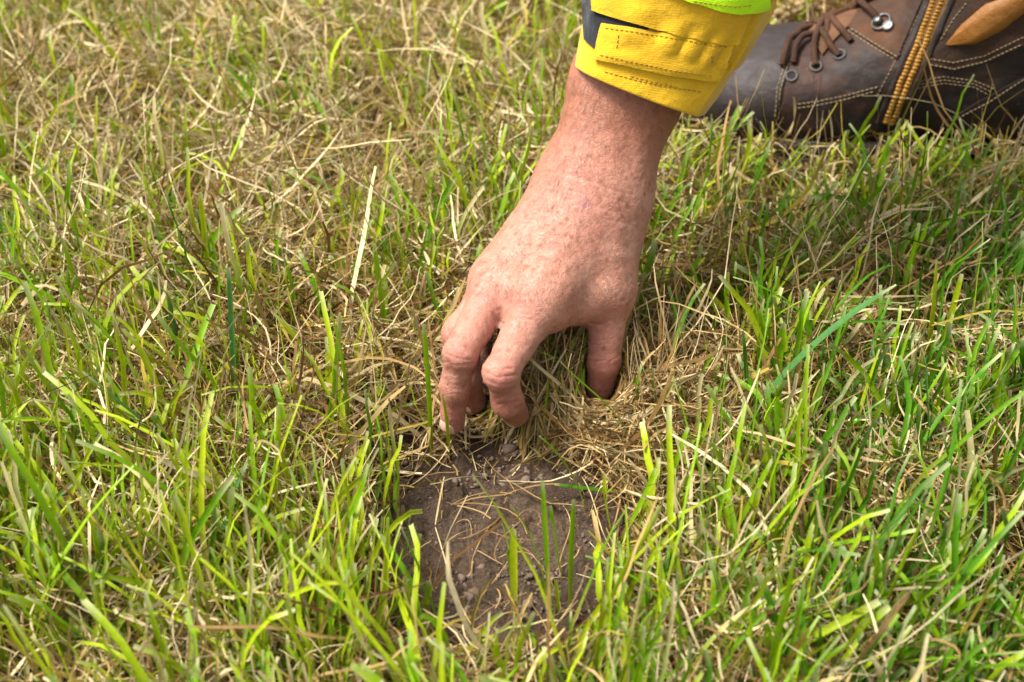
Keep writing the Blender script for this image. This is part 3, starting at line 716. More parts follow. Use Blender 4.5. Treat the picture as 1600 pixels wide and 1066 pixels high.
nx_, ny_ = len(gx), len(gy)
i = np.arange(nx_*ny_).reshape(ny_, nx_)
gf = np.stack([i[:-1, :-1], i[:-1, 1:], i[1:, 1:], i[1:, :-1]], -1).reshape(-1, 4)
far = sstep(.9, 1.4, np.hypot(X, Y-.1))
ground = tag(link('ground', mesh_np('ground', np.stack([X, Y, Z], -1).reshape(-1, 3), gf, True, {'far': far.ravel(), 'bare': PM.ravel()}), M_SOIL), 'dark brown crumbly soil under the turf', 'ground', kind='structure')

# ------------------------------------------------------------------ GRASS MAPS (read off the photo, one value per 100 px cell)
GREEN = np.array([
 [6,5,3,4,3,3,2,2,3,3,3,3,2,3,3,3],
 [4,3,4,5,6,5,4,5,5,5,4,4,4,4,4,4],
 [4,2,1,4,4,3,4,6,6,5,7,8,7,7,7,7],
 [5,4,2,3,3,2,4,6,6,5,6,5,6,5,6,5],
 [6,5,4,2,3,3,5,5,4,3,3,6,6,7,8,8],
 [6,6,6,4,3,4,4,4,3,2,2,5,6,7,8,8],
 [8,6,7,6,4,2,2,1,1,1,1,3,5,7,8,8],
 [8,8,6,6,5,5,1.2,0,0,.8,.8,1,4,6,7,7],
 [8,7,7,6,6,6,1,0,0,1,3,4,5,5,5,5],
 [8,8,8,7,7,6,2,0,.4,2.5,5,6,6,5,3,3],
 [8,8,8,8,8,7,5,4,5,6,6,7,7,6,6,6]], float)/8
DRY = np.array([
 [4,5,7,6,7,8,9,9,8,7,8,8,8,8,8,8],
 [6,8,7,6,5,6,7,7,6,6,6,5,5,5,5,5],
 [8,9,9,7,6,6,6,6,6,6,6,6,6,5,5,6],
 [6,7,8,8,8,8,7,6,5,5,5,6,6,6,6,6],
 [5,6,7,9,8,8,7,5,5,4,4,5,6,5,4,4],
 [4,5,5,8,9,8,7,6,7,6,4,5,5,5,4,4],
 [4,5,5,6,8,9,8,7,9,9,6,6,5,4,4,4],
 [4,4,5,5,6,6,5,3,5,6,6,7,6,4,4,4],
 [4,4,5,5,5,5,4,.7,1.2,4,6,7,6,5,3,4],
 [4,4,4,4,5,5,4,1.0,2.5,5,6,6,6,5,3,4],
 [4,4,4,4,4,5,6,6,6,6,5,5,5,5,4,4]], float)/8
def sample(M, px, py):
    u = np.clip(px/100-.5, 0, 14.999); v = np.clip(py/96.9-.5, 0, 9.999)
    i = u.astype(int); j = v.astype(int); fu = u-i; fv = v-j
    return (M[j, i]*(1-fu)+M[j, i+1]*fu)*(1-fv)+(M[j+1, i]*(1-fu)+M[j+1, i+1]*fu)*fv
def scatter(n):
    """points spread evenly over the turf around the view"""
    x = RNG.uniform(-.62, .70, n); y = RNG.uniform(-.36, .82, n)
    px, py, d = proj(np.stack([x, y, 0*x], 1))
    return x, y, px, py
HOLES = [(250, 235, 60, 25), (600, 270, 42, 30), (430, 350, 34, 16), (1045, 500, 48, 48), (1010, 565, 40, 25), (1490, 890, 75, 42), (1320, 330, 26, 20), (1130, 360, 26, 20), (1080, 350, 30, 30), (640, 690, 42, 26),
 (1160, 722, 95, 26), (1560, 620, 30, 20), (1400, 850, 40, 20), (380, 30, 50, 14), (520, 40, 50, 12), (130, 500, 22, 16), (300, 640, 22, 14), (520, 620, 40, 18), (20, 880, 26, 22), (1330, 980, 40, 20), (1210, 560, 32, 20), (700, 90, 30, 14),
 (330, 180, 30, 14), (560, 190, 26, 14), (90, 270, 34, 14), (480, 560, 26, 16), (1500, 480, 24, 18), (1420, 620, 24, 18), (230, 760, 24, 14), (420, 900, 26, 16), (120, 960, 26, 16), (1180, 960, 30, 18), (1540, 780, 26, 18), (780, 30, 26, 14), (200, 400, 26, 14)]
def holes(px, py):
    h = np.zeros(len(px))
    for a, b, c, d in HOLES: h = np.maximum(h, np.exp(-(((px-a)/c)**2+((py-b)/d)**2)**1.5))
    return h
def inframe(px, py, m=60): return (px > -m) & (px < 1600+m) & (py > -m-60) & (py < 1066+m*2)

def clear_of(pts, margin):
    """False for strands that run into the hand, the sleeve or the boot"""
    n, k, _ = pts.shape; bad = np.zeros(n, bool); fl = pts.reshape(-1, 3)
    box = ((fl > HLO) & (fl < HHI)).all(1); idx = np.nonzero(box)[0]
    if len(idx): hit = idx[hand_sdf(fl[idx]) < margin]; bad[hit//k] = True
    box = ((fl > blo-.01) & (fl < bhi+.01)).all(1); idx = np.nonzero(box)[0]
    if len(idx):
        x, y, z = boot_local(fl[idx]); so = (x > -.006) & (x < .31) & (np.abs(y) < np.interp(x, _X, HWX)+.005) & (z < .032)
        hit = idx[(boot_sdf(fl[idx]) < margin+.002) | so]; bad[hit//k] = True
    return ~bad

_g = np.full((300, 420), -9.0); _px, _py, _d = proj(HAND_V)
_i = np.clip((_py/4).astype(int)+20, 0, 299); _j = np.clip((_px/4).astype(int), 0, 419); _dm = np.full((300, 420), 9.0); np.minimum.at(_dm, (_i, _j), _d)
def covers_hand(pts):
    """strands that would stand between the lens and the upper hand: the worker has brushed them aside"""
    m, n, _ = pts.shape; mid = np.concatenate([pts, (pts[:, 1:]+pts[:, :-1])/2], 1); k = mid.shape[1]
    px, py, d = proj(mid.reshape(-1, 3)); i = np.clip((py/4).astype(int)+20, 0, 299); j = np.clip((px/4).astype(int), 0, 419)
    lim = np.where(px > 900, 622, np.where(px < 745, 668, 652))
    h = (_dm[i, j] < 5) & (d < _dm[i, j]+.004) & (py < lim)
    return h.reshape(m, k).any(1)
def blade_lines(x, y, z, L, az, th0, kap, daz, n):
    """centre lines: lean angle th0 from vertical, bending by kap over the length"""
    m = len(x); s = np.linspace(0, 1, n); pts = np.zeros((m, n, 3)); pts[:, 0] = np.stack([x, y, z], 1)
    for k in range(1, n):
        sm = (s[k]+s[k-1])/2; t = th0+kap*sm**1.5; a = az+daz*sm; ds = L*(s[k]-s[k-1])
        pts[:, k] = pts[:, k-1] + np.stack([np.sin(t)*np.cos(a)*ds, np.sin(t)*np.sin(a)*ds, np.cos(t)*ds], 1)
    return pts
def ribbons(pts, w, wprof, roll, fold, cols):
    """V-folded blades. pts (m,n,3), w (m), wprof (n), roll (m,) twist, cols (m,n,3)"""
    m, n, _ = pts.shape
    tg = np.gradient(pts, axis=1); tg /= np.linalg.norm(tg, axis=2, keepdims=True)+1e-9
    up = np.array((0, 0, 1.0)); side = np.cross(tg, up); ln = np.linalg.norm(side, axis=2, keepdims=True)
    alt = np.stack([np.cos(roll*3), np.sin(roll*3), 0*roll], 1)[:, None, :]
    side = np.where(ln > .12, side/np.maximum(ln, 1e-6), alt); side -= tg*(side*tg).sum(2, keepdims=True); side /= np.linalg.norm(side, axis=2, keepdims=True)+1e-9
    nor = np.cross(side, tg)
    r = roll[:, None]*np.linspace(.6, 1.3, n)[None, :]; c, s_ = np.cos(r)[..., None], np.sin(r)[..., None]
    sd_ = side*c+nor*s_; no = nor*c-side*s_
    hw = (w[:, None]*wprof[None, :]*.5)[..., None]
    if fold is None:
        V = np.stack([pts-sd_*hw, pts+sd_*hw], 2); k = 2
    else:
        V = np.stack([pts-sd_*hw+no*hw*fold, pts-no*hw*fold*.3, pts+sd_*hw+no*hw*fold], 2); k = 3
    V = V.reshape(-1, 3); C = np.repeat(cols[:, :, None, :], k, 2).reshape(-1, 3)
    b = (np.arange(m)*n*k)[:, None, None]; ring = (np.arange(n-1)*k)[None, :, None]; q = np.arange(k-1)[None, None, :]
    a = (b+ring+q).ravel(); F = np.stack([a, a+1, a+k+1, a+k], 1)
    return V, F, C
def lean_az(px, py):
    # blades lie towards the upper left on the left, towards the upper right on the right
    t = sstep(300, 1300, px); return np.radians(128-70*t + 14*np.sin(py*.011))
def lerp(a, b, t): return a+(b-a)*t
GR_Y, GR_M, GR_D, GR_B = np.array((.420, .520, .010)), np.array((.225, .420, .005)), np.array((.080, .230, .005)), np.array((.085, .235, .050))
ST_P, ST_M, ST_R, ST_O = np.array((.74, .60, .34)), np.array((.50, .335, .125)), np.array((.23, .110, .036)), np.array((.36, .28, .04))
GR_Y, GR_M, GR_D, GR_B = [q*.72 for q in (GR_Y, GR_M, GR_D, GR_B)]; ST_P, ST_M, ST_R, ST_O = [q*.72 for q in (ST_P, ST_M, ST_R, ST_O)]
def green_cols(m, n, px, py, pale_tip=True):
    s = np.linspace(0, 1, n)[None, :, None]; u = RNG.random((m, 1, 1)); tone = np.clip(.5+.9*fbm(px*.006, py*.006, 2), 0, 1)[:, None, None]
    rightness = sstep(900, 1400, px)[:, None, None]*sstep(150, 500, py)[:, None, None]
    yel = np.clip(1.25*u-.05+.40*tone-.72*rightness + .25*sstep(500, 100, py)[:, None, None], 0, 1)
    c = lerp(lerp(GR_D, GR_M, np.clip(yel*2, 0, 1)), GR_Y, np.clip(yel*2-1, 0, 1))
    blue = RNG.random((m, 1, 1)) < .012; c = np.where(blue, GR_B, c)
    dr = RNG.random((m, 1, 1))
    basec = lerp(ST_O, ST_M, dr)*.85
    k = np.clip(1-(s-.04-.26*RNG.random((m, 1, 1)))/.3, 0, 1); c = lerp(c, basec, k*.85)
    half_dead = RNG.random((m, 1, 1)) < .08; c = np.where(half_dead, lerp(c, lerp(ST_P, ST_O, .3), sstep(.35, .9, s)), c)
    if pale_tip: c = lerp(c, np.array((.46, .44, .25)), (s > .985)*(.75*RNG.random((m, 1, 1))+.2))
    return c*(.8+.4*RNG.random((m, 1, 1)))

STRUTS = []
def green_turf(ncand):
    k = 5; x, y, px, py = scatter(ncand//k); x, y = np.repeat(x, k), np.repeat(y, k); ncand = len(x)
    tuft_az = RNG.uniform(0, 2*math.pi, ncand); tr = np.abs(RNG.normal(0, .0055, ncand)); x = x+tr*np.cos(tuft_az); y = y+tr*np.sin(tuft_az)
    px, py, _ = proj(np.stack([x, y, 0*x], 1))
    clump = np.clip(1.0+2.0*fbm(x*22, y*22, 2), .05, 2.2)
    g = sample(GREEN, px, py)**1.15; keep = RNG.random(ncand) < 1.12*g*clump*np.where(inframe(px, py), 1, .6)*(1-.97*patch_mask(x, y)**.7)*np.where((px > 1050) & (py > 195) & (py < 262), 2.2, 1)*(1-.6*holes(px, py))
    x, y, px, py = x[keep], y[keep], px[keep], py[keep]; m = len(x)
    az = lean_az(px, py)+RNG.normal(0, .7, m); th0 = np.abs(RNG.normal(.44, .34, m)); kap = RNG.normal(.45, .7, m); daz = RNG.normal(0, .6, m)
    L = np.clip(RNG.gamma(4.5, .0108, m), .016, .11)*(.9+.25*sstep(500, 1000, py)); L *= np.where(py < 330, .85, 1)
    near_boot = (px > 1050) & (py < 330); L = np.where(near_boot, L*.9, L)
    w = np.clip(RNG.normal(.0026, .0007, m), .0012, .0042)*np.where(RNG.random(m) < .3, .6, 1)
    n = 8; pts = blade_lines(x, y, hgt(x, y)-.002, L, az, th0, kap, daz, n)
    pts[:, 1:] += np.cumsum(RNG.normal(0, 1, (m, n-1, 3))*np.array((.0011, .0011, .0004)), 1)
    ok = clear_of(pts, .0025) & ~(covers_hand(pts) & (RNG.random(len(pts)) < .97)); pts, w, px, py, L = pts[ok], w[ok], px[ok], py[ok], L[ok]; m = len(w)
    # nothing tall in front of the hand or over the bare patch
    tx, ty, td = proj(pts[:, 5:].reshape(-1, 3)); tx = tx.reshape(m, -1); ty = ty.reshape(m, -1)
    cover = (((tx > 680) & (tx < 995) & (ty > 420) & (ty < 690)).any(1) & (py > 560)) | (((tx > 660) & (tx < 930) & (ty > 690) & (ty < 950)).any(1))
    cover &= RNG.random(m) < .93
    pts, w, px, py = pts[~cover], w[~cover], px[~cover], py[~cover]; m = len(w)
    prof = np.array([.55, .8, .95, 1, 1, .97, .92, .78])
    V, F, C = ribbons(pts, w, prof, RNG.normal(0, .7, m), .35, green_cols(m, n, px, py))
    return V, F, C
V, F, C = green_turf(64000)
N_G = len(F)
tag(link('grass', mesh_np('grass', V, F, True, {'col': C}), M_GREEN), 'short mown green grass covering the ground', 'grass', kind='stuff')

def curly(x, y, z, L, n, el_sd, curl, zmin_off):
    m = len(x); curl = curl*9/(n-1); pts = np.zeros((m, n, 3)); pts[:, 0] = np.stack([x, y, z], 1)
    a = RNG.uniform(0, 2*math.pi, m); el = RNG.normal(.15, el_sd, m); dc = RNG.normal(0, curl, m); ds = L/(n-1); de = RNG.normal(-.04, .10, m)
    for k in range(1, n):
        a = a+dc+RNG.normal(0, curl*.7, m); el = np.clip(el+de+RNG.normal(0, .15, m), -1.1, 1.3); dc = dc*.9
        pts[:, k] = pts[:, k-1]+np.stack([np.cos(a)*np.cos(el), np.sin(a)*np.cos(el), np.sin(el)], 1)*ds[:, None]
    gz = hgt(pts[..., 0], pts[..., 1])
    low = pts[..., 2]-gz-zmin_off; pts[..., 2] = np.where(low < 0, gz+zmin_off+np.abs(low)*.15, pts[..., 2])
    return pts
def straw_cols(m, n, px, py):
    u = RNG.random((m, 1, 1)); top = sstep(520, 150, py)[:, None, None]*sstep(1000, 600, px)[:, None, None]
    red = np.exp(-((px-900)/260)**2-((py-650)/110)**2)[:, None, None]
    u = np.clip(u+.20*top-.25*red-.02+.9*fbm(px*.016, py*.016, 2)[:, None, None], 0, 1)
    u = u*u*(3-2*u); c = lerp(lerp(ST_R*.7, ST_M, np.clip(u*2.0, 0, 1)), ST_P, np.clip(u*2.2-1.0, 0, 1))
    ol = RNG.random((m, 1, 1)) < .16; c = np.where(ol, ST_O, c)
    return np.repeat(c, n, 1)*(.75+.5*RNG.random((m, 1, 1)))*(1+.12*RNG.normal(0, 1, (m, n, 1)))
def thatch(ncand):
    x, y, px, py = scatter(ncand)
    g = sample(DRY, px, py)*np.clip(.9+2.3*fbm(x*24+5, y*24, 3), .04, 2.0)*np.where(inframe(px, py), 1, .35)*(1-.93*patch_mask(x, y)**.8)*(1-.88*holes(px, py))
    keep = RNG.random(ncand) < g; x, y, px, py = x[keep], y[keep], px[keep], py[keep]; m = len(x); n = 8
    L = np.clip(RNG.gamma(4, .0125, m), .012, .12); lay = RNG.random(m)**1.3*.032
    lay = lay*(1-.8*patch_mask(x, y))
    pts = curly(x, y, hgt(x, y)+lay, L, n, .35, .22, .0008)
    over = patch_mask(pts[..., 0], pts[..., 1]).mean(1)
    ok = clear_of(pts, .0008) & ~covers_hand(pts) & ~((over > .3) & (RNG.random(m) < .9)); pts, px, py = pts[ok], px[ok], py[ok]; m = len(px)
    w = np.clip(RNG.gamma(2.6, .00034, m), .00040, .0026)
    prof = np.array([.7, .95, 1, 1, 1, .95, .8, .5])
    return ribbons(pts, w, prof, RNG.uniform(-2, 2, m), None, straw_cols(m, n, px, py))
V, F, C = thatch(210000); N_T = len(F)
tag(link('dry_thatch', mesh_np('dry_thatch', V, F, True, {'col': C}), M_STRAW), 'matted dry straw-coloured thatch and roots between the grass', 'dry grass', kind='stuff')

def stubble(ncand):
    x, y, px, py = scatter(ncand)
    g = np.clip(.30*sample(DRY, px, py)+.75*sample(GREEN, px, py), 0, 1)*np.where(inframe(px, py), 1, .5)*(1-patch_mask(x, y)**.6)*(1-.9*holes(px, py))
    keep = RNG.random(ncand) < g; x, y, px, py = x[keep], y[keep], px[keep], py[keep]; m = len(x); n = 6
    L = np.clip(RNG.gamma(5, .006, m), .01, .055); az = lean_az(px, py)+RNG.normal(0, 1.0, m)
    pts = blade_lines(x, y, hgt(x, y)-.002, L, az, np.abs(RNG.normal(.45, .35, m)), RNG.normal(.3, .6, m), RNG.normal(0, .5, m), n)
    ok = clear_of(pts, .002) & ~covers_hand(pts); pts, px, py = pts[ok], px[ok], py[ok]; m = len(px)
    tx, ty, td = proj(pts[:, 3:].reshape(-1, 3)); tx = tx.reshape(m, -1); ty = ty.reshape(m, -1)
    cover = ((tx > 680) & (tx < 995) & (ty > 420) & (ty < 680)).any(1) & (py > 580)
    pts, px, py = pts[~cover], px[~cover], py[~cover]; m = len(px)
    u = RNG.random((m, 1, 1)); c = np.where(u < .45, lerp(ST_O, ST_M, RNG.random((m, 1, 1))), lerp(ST_M, ST_P, RNG.random((m, 1, 1)))); c = np.repeat(c, n, 1)*(.8+.4*RNG.random((m, 1, 1)))
    s = np.linspace(0, 1, n)[None, :, None]; c = lerp(c, ST_R, .4*(1-s)**2)
    return ribbons(pts, np.clip(RNG.normal(.0016, .0006, m), .0006, .0030), np.array([1, 1, 1, .95, .85, .55]), RNG.normal(0, .8, m), .4, c)
V, F, C = stubble(30000); N_S = len(F)
tag(link('dry_stubble', mesh_np('dry_stubble', V, F, True, {'col': C}), M_STRAW), 'olive and straw-coloured dead grass stems standing in the turf', 'dry grass', kind='stuff')

def fringe():
    m = 7000; px = RNG.normal(895, 130, m); py = RNG.uniform(585, 728, m); ok = (px > 690) & (px < 1190); px, py = px[ok], py[ok]; m = len(px)
    g = np.stack([G(a, b) for a, b in zip(px, py)]); x, y = g[:, 0], g[:, 1]; n = 9
    pts = curly(x, y, hgt(x, y)+.020*RNG.random(m)**1.3, np.clip(RNG.gamma(4, .011, m), .015, .09), n, .35, .16, .0008)
    ok = clear_of(pts, .0008) & ~covers_hand(pts) & (patch_mask(pts[..., 0], pts[..., 1]).mean(1) < .55); pts, px, py = pts[ok], px[ok], py[ok]; m = len(px)
    u = RNG.random((m, 1, 1)); c = lerp(lerp(ST_R, ST_M, np.clip(u*2, 0, 1)), ST_P, np.clip(u*2.2-1.3, 0, 1)); c = np.repeat(c, n, 1)*(.75+.5*RNG.random((m, 1, 1)))
    return ribbons(pts, np.clip(RNG.gamma(2.6, .00034, m), .0004, .0024), np.array([.7, .95, 1, 1, 1, 1, .95, .8, .5]), RNG.uniform(-2, 2, m), None, c)
V, F, C = fringe(); N_F = len(F)
def fine_roots():
    m = 170; x = RNG.normal(PATCH[0], .06, m); y = RNG.normal(PATCH[1]+.005, .07, m); n = 10
    pts = curly(x, y, hgt(x, y)+.004, np.clip(RNG.gamma(3, .009, m), .008, .06), n, .15, .2, .0030)
    ok = clear_of(pts, .0008) & ~covers_hand(pts); pts = pts[ok]; m = len(pts)
    c = np.repeat(lerp(ST_R, ST_M, RNG.random((m, 1, 1))), n, 1)
    return ribbons(pts, RNG.uniform(.00025, .00075, m), np.full(n, 1.0), RNG.uniform(-1, 1, m), None, c)
V2, F2, C2 = fine_roots(); F = np.concatenate([F, F2+len(V)]); V = np.concatenate([V, V2]); C = np.concatenate([C, C2])
tag(link('root_mat', mesh_np('root_mat', V, F, True, {'col': C}), M_STRAW), 'brown fibrous mat of roots and straw under the hand', 'dry grass', kind='stuff')

# ------------------------------------------------------------------ tuft gripped by the fingers
def gripped():
    m = 2600; bx_ = RNG.normal(0, 1, m); base = np.stack([G(x_, y_)[:2] for x_, y_ in zip(868+62*bx_, RNG.uniform(596, 700, m)+RNG.normal(0, 9, m))])
    x, y = base[:, 0], base[:, 1]; tgt = P(880, 525, .900)
    z = hgt(x, y); n = 8; s = np.linspace(0, 1, n)
    tip = tgt + RNG.normal(0, 1, (m, 3))*np.array((.020, .012, .007)); tip[:, 2] -= .012*RNG.random(m)
    b3 = np.stack([x, y, z], 1); mid = (b3+tip)/2 + RNG.normal(0, .006, (m, 3))
    out = (b3-tip); out[:, 2] = 0; mid += out*.22
    pts = ((1-s)**2)[None, :, None]*b3[:, None]+(2*s*(1-s))[None, :, None]*mid[:, None]+(s*s)[None, :, None]*tip[:, None]
    cut = RNG.uniform(.35, 1.0, m)[:, None, None]; pts = b3[:, None]+(pts-b3[:, None])*cut
    pts += np.cumsum(np.cumsum(RNG.normal(0, .0005, (m, n, 3)), 1), 1)
    ok = clear_of(pts, .0008) & ~covers_hand(pts); pts = pts[ok]; m = len(pts); u = RNG.random((m, 1, 1)); ss = s[None, :, None]
    c = np.where(u < .42, lerp(ST_R, ST_M, RNG.random((m, 1, 1))), np.where(u < .8, lerp(ST_M, ST_P, RNG.random((m, 1, 1))), lerp(ST_O, GR_M, sstep(.3, .8, ss))))
    c = np.repeat(c[:, :1], n, 1) if c.shape[1] == 1 else c
    px, py, d = proj(pts[:, 0])
    return ribbons(pts, np.clip(RNG.normal(.0013, .0006, m), .0005, .0028), np.array([.35, .7, .95, 1, 1, .95, .8, .5]), RNG.normal(0, .9, m), .35, c)
V, F, C = gripped()
tag(link('grass_tuft', mesh_np('grass_tuft', V, F, True, {'col': C}), M_STRAW, base=G(870, 650)), 'brown matted tuft of grass pulled up between fingers and thumb', 'grass tuft', kind='stuff')
print('TRIS', 2*(N_G+N_T+N_S+N_F))

# ------------------------------------------------------------------ single blades and straws that can be told apart
def blade_on(pix, wpx, col, lean=0.0, flat=None, mat=None, fold=.35, n=12, curl=0.0, tipw=.6):
    """pix: base ... tip pixels. The base stands on the soil, the rest rises in a plane leaning away by `lean`; flat = height it lies at"""
    t = np.linspace(0, 1, n)
    P2 = np.array(pix, float)
    if len(P2) > 2:      # smooth the polyline
        L = np.r_[0, np.cumsum(np.hypot(*np.diff(P2, axis=0).T))]; L /= L[-1]; deg = min(len(P2)-1, 3)
        xs = np.polyval(np.polyfit(L, P2[:, 0], deg), t); ys = np.polyval(np.polyfit(L, P2[:, 1], deg), t)
    else:
        xs, ys = along(P2, t); bend = RNG.normal(0, .02)*np.hypot(*(P2[1]-P2[0])); xs = xs+bend*np.sin(math.pi*t)
    b = G(xs[0], ys[0]); bz = float(hgt(np.array(b[0]), np.array(b[1]))); b = G(xs[0], ys[0], bz); out = []
    for x, y in zip(xs, ys):
        dr = P(x, y, 1.0)-CX
        if flat is None:
            d = (b[1]-lean*b[2]+lean*CX[2]-CX[1])/(dr[1]-lean*dr[2])
        else:
            g0 = G(x, y); d = ground_depth(y, float(hgt(np.array(g0[0]), np.array(g0[1])))+flat)
        out.append(CX+d*dr)
    pts = np.array(out)[None]; d0 = proj(pts[0])[2].mean(); w = np.array([wpx*KPX*d0])
    prof = np.interp(t, [0, .15, .5, .85, 1], [.6, .85, 1, .9, tipw])
    if isinstance(col, str):
        c0 = {'y': GR_Y, 'm': GR_M, 'd': GR_D, 'b': GR_B}[col]*(.85+.3*RNG.random())
        s_ = t[:, None]; c = lerp(c0, lerp(ST_O, GR_Y, .4), np.clip(1-(s_-.05)/.3, 0, 1)*.7); c = np.where(s_ > .97, lerp(c, np.array((.46, .44, .25)), .7), c)
    else:
        c = np.repeat(np.array(col)[None], n, 0)*(1+.1*RNG.normal(0, 1, (n, 1)))
    # face the blade broadly towards the open side, as a leaf turned to the light
    roll = np.array([RNG.normal(0, .25)])
    V, F, C = ribbons(pts, w, prof, roll, fold, c[None])
    return V, F, C, b
BLADES = [  # pixels base..tip, width px, colour, lean
 ([(1062, 560), (1109, 550), (1082, 460), (1065, 420)][1:], 8, 'y', .1), ([(1216, 640), (1225, 505)], 14, 'm', 0), ([(1325, 712), (1350, 625), (1375, 547)], 11, 'y', .1),
 ([(1444, 587), (1462, 406)], 11, 'y', .15), ([(1459, 587), (1503, 428)], 10, 'y', .1), ([(1178, 834), (1220, 790), (1268, 765)], 17, 'm', .2), ([(1287, 790), (1289, 690)], 14, 'm', 0),
 ([(1272, 778), (1272, 650)], 8, 'd', .1), ([(1112, 894), (1160, 810), (1206, 720)], 11, 'm', .1), ([(1375, 872), (1480, 898), (1600, 944)], 15, 'd', -.6), ([(1350, 862), (1400, 831), (1556, 778)], 11, 'm', .3),
 ([(1258, 762), (1160, 775), (1082, 770)], 9, 'm', .2), ([(1090, 931), (1128, 856)], 15, 'd', 0), ([(1045, 778), (1076, 668)], 10, 'm', .1), ([(1495, 720), (1540, 690), (1604, 662)], 13, 'm', .3),
 ([(1512, 778), (1509, 620)], 10, 'm', .1), ([(1462, 1010), (1503, 931)], 11, 'm', .1), ([(66, 752), (70, 661)], 15, 'm', 0), ([(57, 834), (30, 790), (2, 741)], 15, 'm', .1), ([(140, 862), (79, 764)], 13, 'm', .1),
 ([(177, 905), (177, 705)], 12, 'm', .1), ([(251, 862), (222, 768)], 13, 'm', .1), ([(275, 926), (240, 880), (201, 816)], 11, 'y', .1), ([(342, 772), (330, 720), (306, 668)], 11, 'y', .1), ([(406, 848), (336, 768)], 13, 'm', .1),
 ([(549, 718), (540, 600), (513, 475)], 8, 'm', .1), ([(522, 814), (485, 727)], 15, 'm', .1), ([(385, 1010), (450, 910), (524, 805)], 8, 'y', .2), ([(535, 966), (551, 884)], 12, 'm', 0),
 ([(437, 718), (520, 714), (610, 707)], 6, 'b', .1), ([(369, 682), (364, 560), (357, 418)], 9, 'b', .2), ([(453, 540), (458, 460), (441, 398)], 7, 'm', .2), ([(606, 560), (596, 470), (584, 380)], 9, 'm', .2),
 ([(674, 722), (670, 620), (662, 506)], 8, 'm', -.1), ([(1136, 552), (1137, 425)], 8, 'y', .1), ([(1245, 482), (1290, 420), (1347, 367)], 11, 'm', .2), ([(1185, 487), (1209, 407)], 8, 'y', .1),
 ([(1180, 482), (1172, 382)], 8, 'm', .1), ([(1160, 492), (1140, 382)], 10, 'm', .1), ([(794, 283), (765, 225), (732, 152)], 7, 'm', .2), ([(746, 249), (707, 135)], 8, 'y', .2), ([(820, 96), (785, 70), (749, 22)], 11, 'm', .2),
 ([(977, 719), (918, 660)], 5, 'y', 0), ([(960, 850), (945, 740)], 7, 'y', .1), ([(967, 848), (1000, 790), (1025, 732)], 9, 'm', .1), ([(1042, 784), (1075, 668)], 9, 'm', .1), ([(1132, 855), (1170, 790), (1207, 718)], 10, 'm', .1),
 ([(990, 726), (961, 648), (912, 601), (876, 566)], 8, 'm', -.1), ([(986, 600), (974, 560), (950, 530)], 11, 'd', -.3), ([(700, 720), (699, 670), (690, 616)], 6, 'y', -.2),
 ([(35, 440), (20, 330)], 10, 'm', .1), ([(130, 330), (150, 220), (152, 150)], 9, 'y', .1), ([(255, 130), (247, 20)], 9, 'm', .1), ([(540, 180), (548, 90)], 9, 'm', .1), ([(640, 180), (612, 110), (575, 50)], 9, 'y', .2),
 ([(1480, 320), (1475, 230)], 9, 'm', .1), ([(1380, 250), (1410, 215), (1448, 172)], 10, 'm', 0), ([(1226, 160), (1228, 120), (1240, 92)], 8, 'm', -.2), ([(1140, 165), (1165, 148), (1190, 130)], 9, 'y', -.3),
 ([(1595, 420), (1570, 340), (1560, 270)], 9, 'd', .1), ([(430, 395), (470, 340), (500, 290)], 8, 'y', .2), ([(330, 470), (322, 390), (312, 300)], 9, 'y', .2), ([(560, 430), (520, 380), (478, 330)], 11, 'm', .2), ([(600, 450), (560, 400), (520, 350)], 10, 'y', .2),
 ([(1310, 1010), (1270, 1030), (1225, 1040)], 11, 'm', .1), ([(1560, 1040), (1500, 1000), (1445, 985)], 12, 'm', .2), ([(1000, 1060), (1060, 1000), (1130, 940)], 11, 'm', .1), ([(750, 1062), (748, 990)], 13, 'm', 0), ([(640, 1000), (632, 900)], 11, 'y', .05)]
GB = 'longer green grass blades rising out of the turf'
def blade_label(pix, wpx, c):
    (x0, y0), (x1, y1) = pix[0], pix[-1]; a = math.degrees(math.atan2(y0-y1, x1-x0))
    size = 'broad' if wpx >= 13 else 'slender' if wpx <= 8 else 'medium-wide'
    tint = {'y': 'yellow-green', 'm': 'bright green', 'd': 'dark green', 'b': 'blue-green'}[c]
    pose = 'upright' if 75 < a < 105 else 'lying flat' if (a < 32 or a > 148) else 'tilted bootwards' if a < 75 else 'tilted away from the boot'
    hx, hy = 830, 560
    if y0 < 340 and x0 > 1050: w_ = 'close below the boot'
    elif y0 < 340: w_ = 'behind the wrist'
    elif abs(x0-hx) < 190 and 600 < y0 < 960: w_ = 'beside the bare soil'
    elif x0 > hx: w_ = 'on the thumb side' if y0 < 760 else 'past the soil, thumb side'
    else: w_ = 'on the little-finger side' if y0 < 760 else 'past the soil, little-finger side'
    return f'{size} {tint} grass blade, {pose}, {w_}'
for pix, wpx, c, le in BLADES:
    V, F, C, b = blade_on(pix, wpx, c, le)
    tag(link('grass_blade', mesh_np('grass_blade', V, F, True, {'col': C}), M_GREEN, base=b), blade_label(pix, wpx, c), 'grass blade', GB)
V, F, C, b = blade_on([(1137, 716), (1190, 632), (1250, 556), (1330, 495), (1400, 445)], 13, 'b', .25, tipw=.3)
tag(link('grass_blade', mesh_np('grass_blade', V, F, True, {'col': C}), M_GREEN, base=b), 'longest blue-green grass blade, slanting across the turf below the boot', 'grass blade')
SOILB = 'green blades standing in the bare soil'
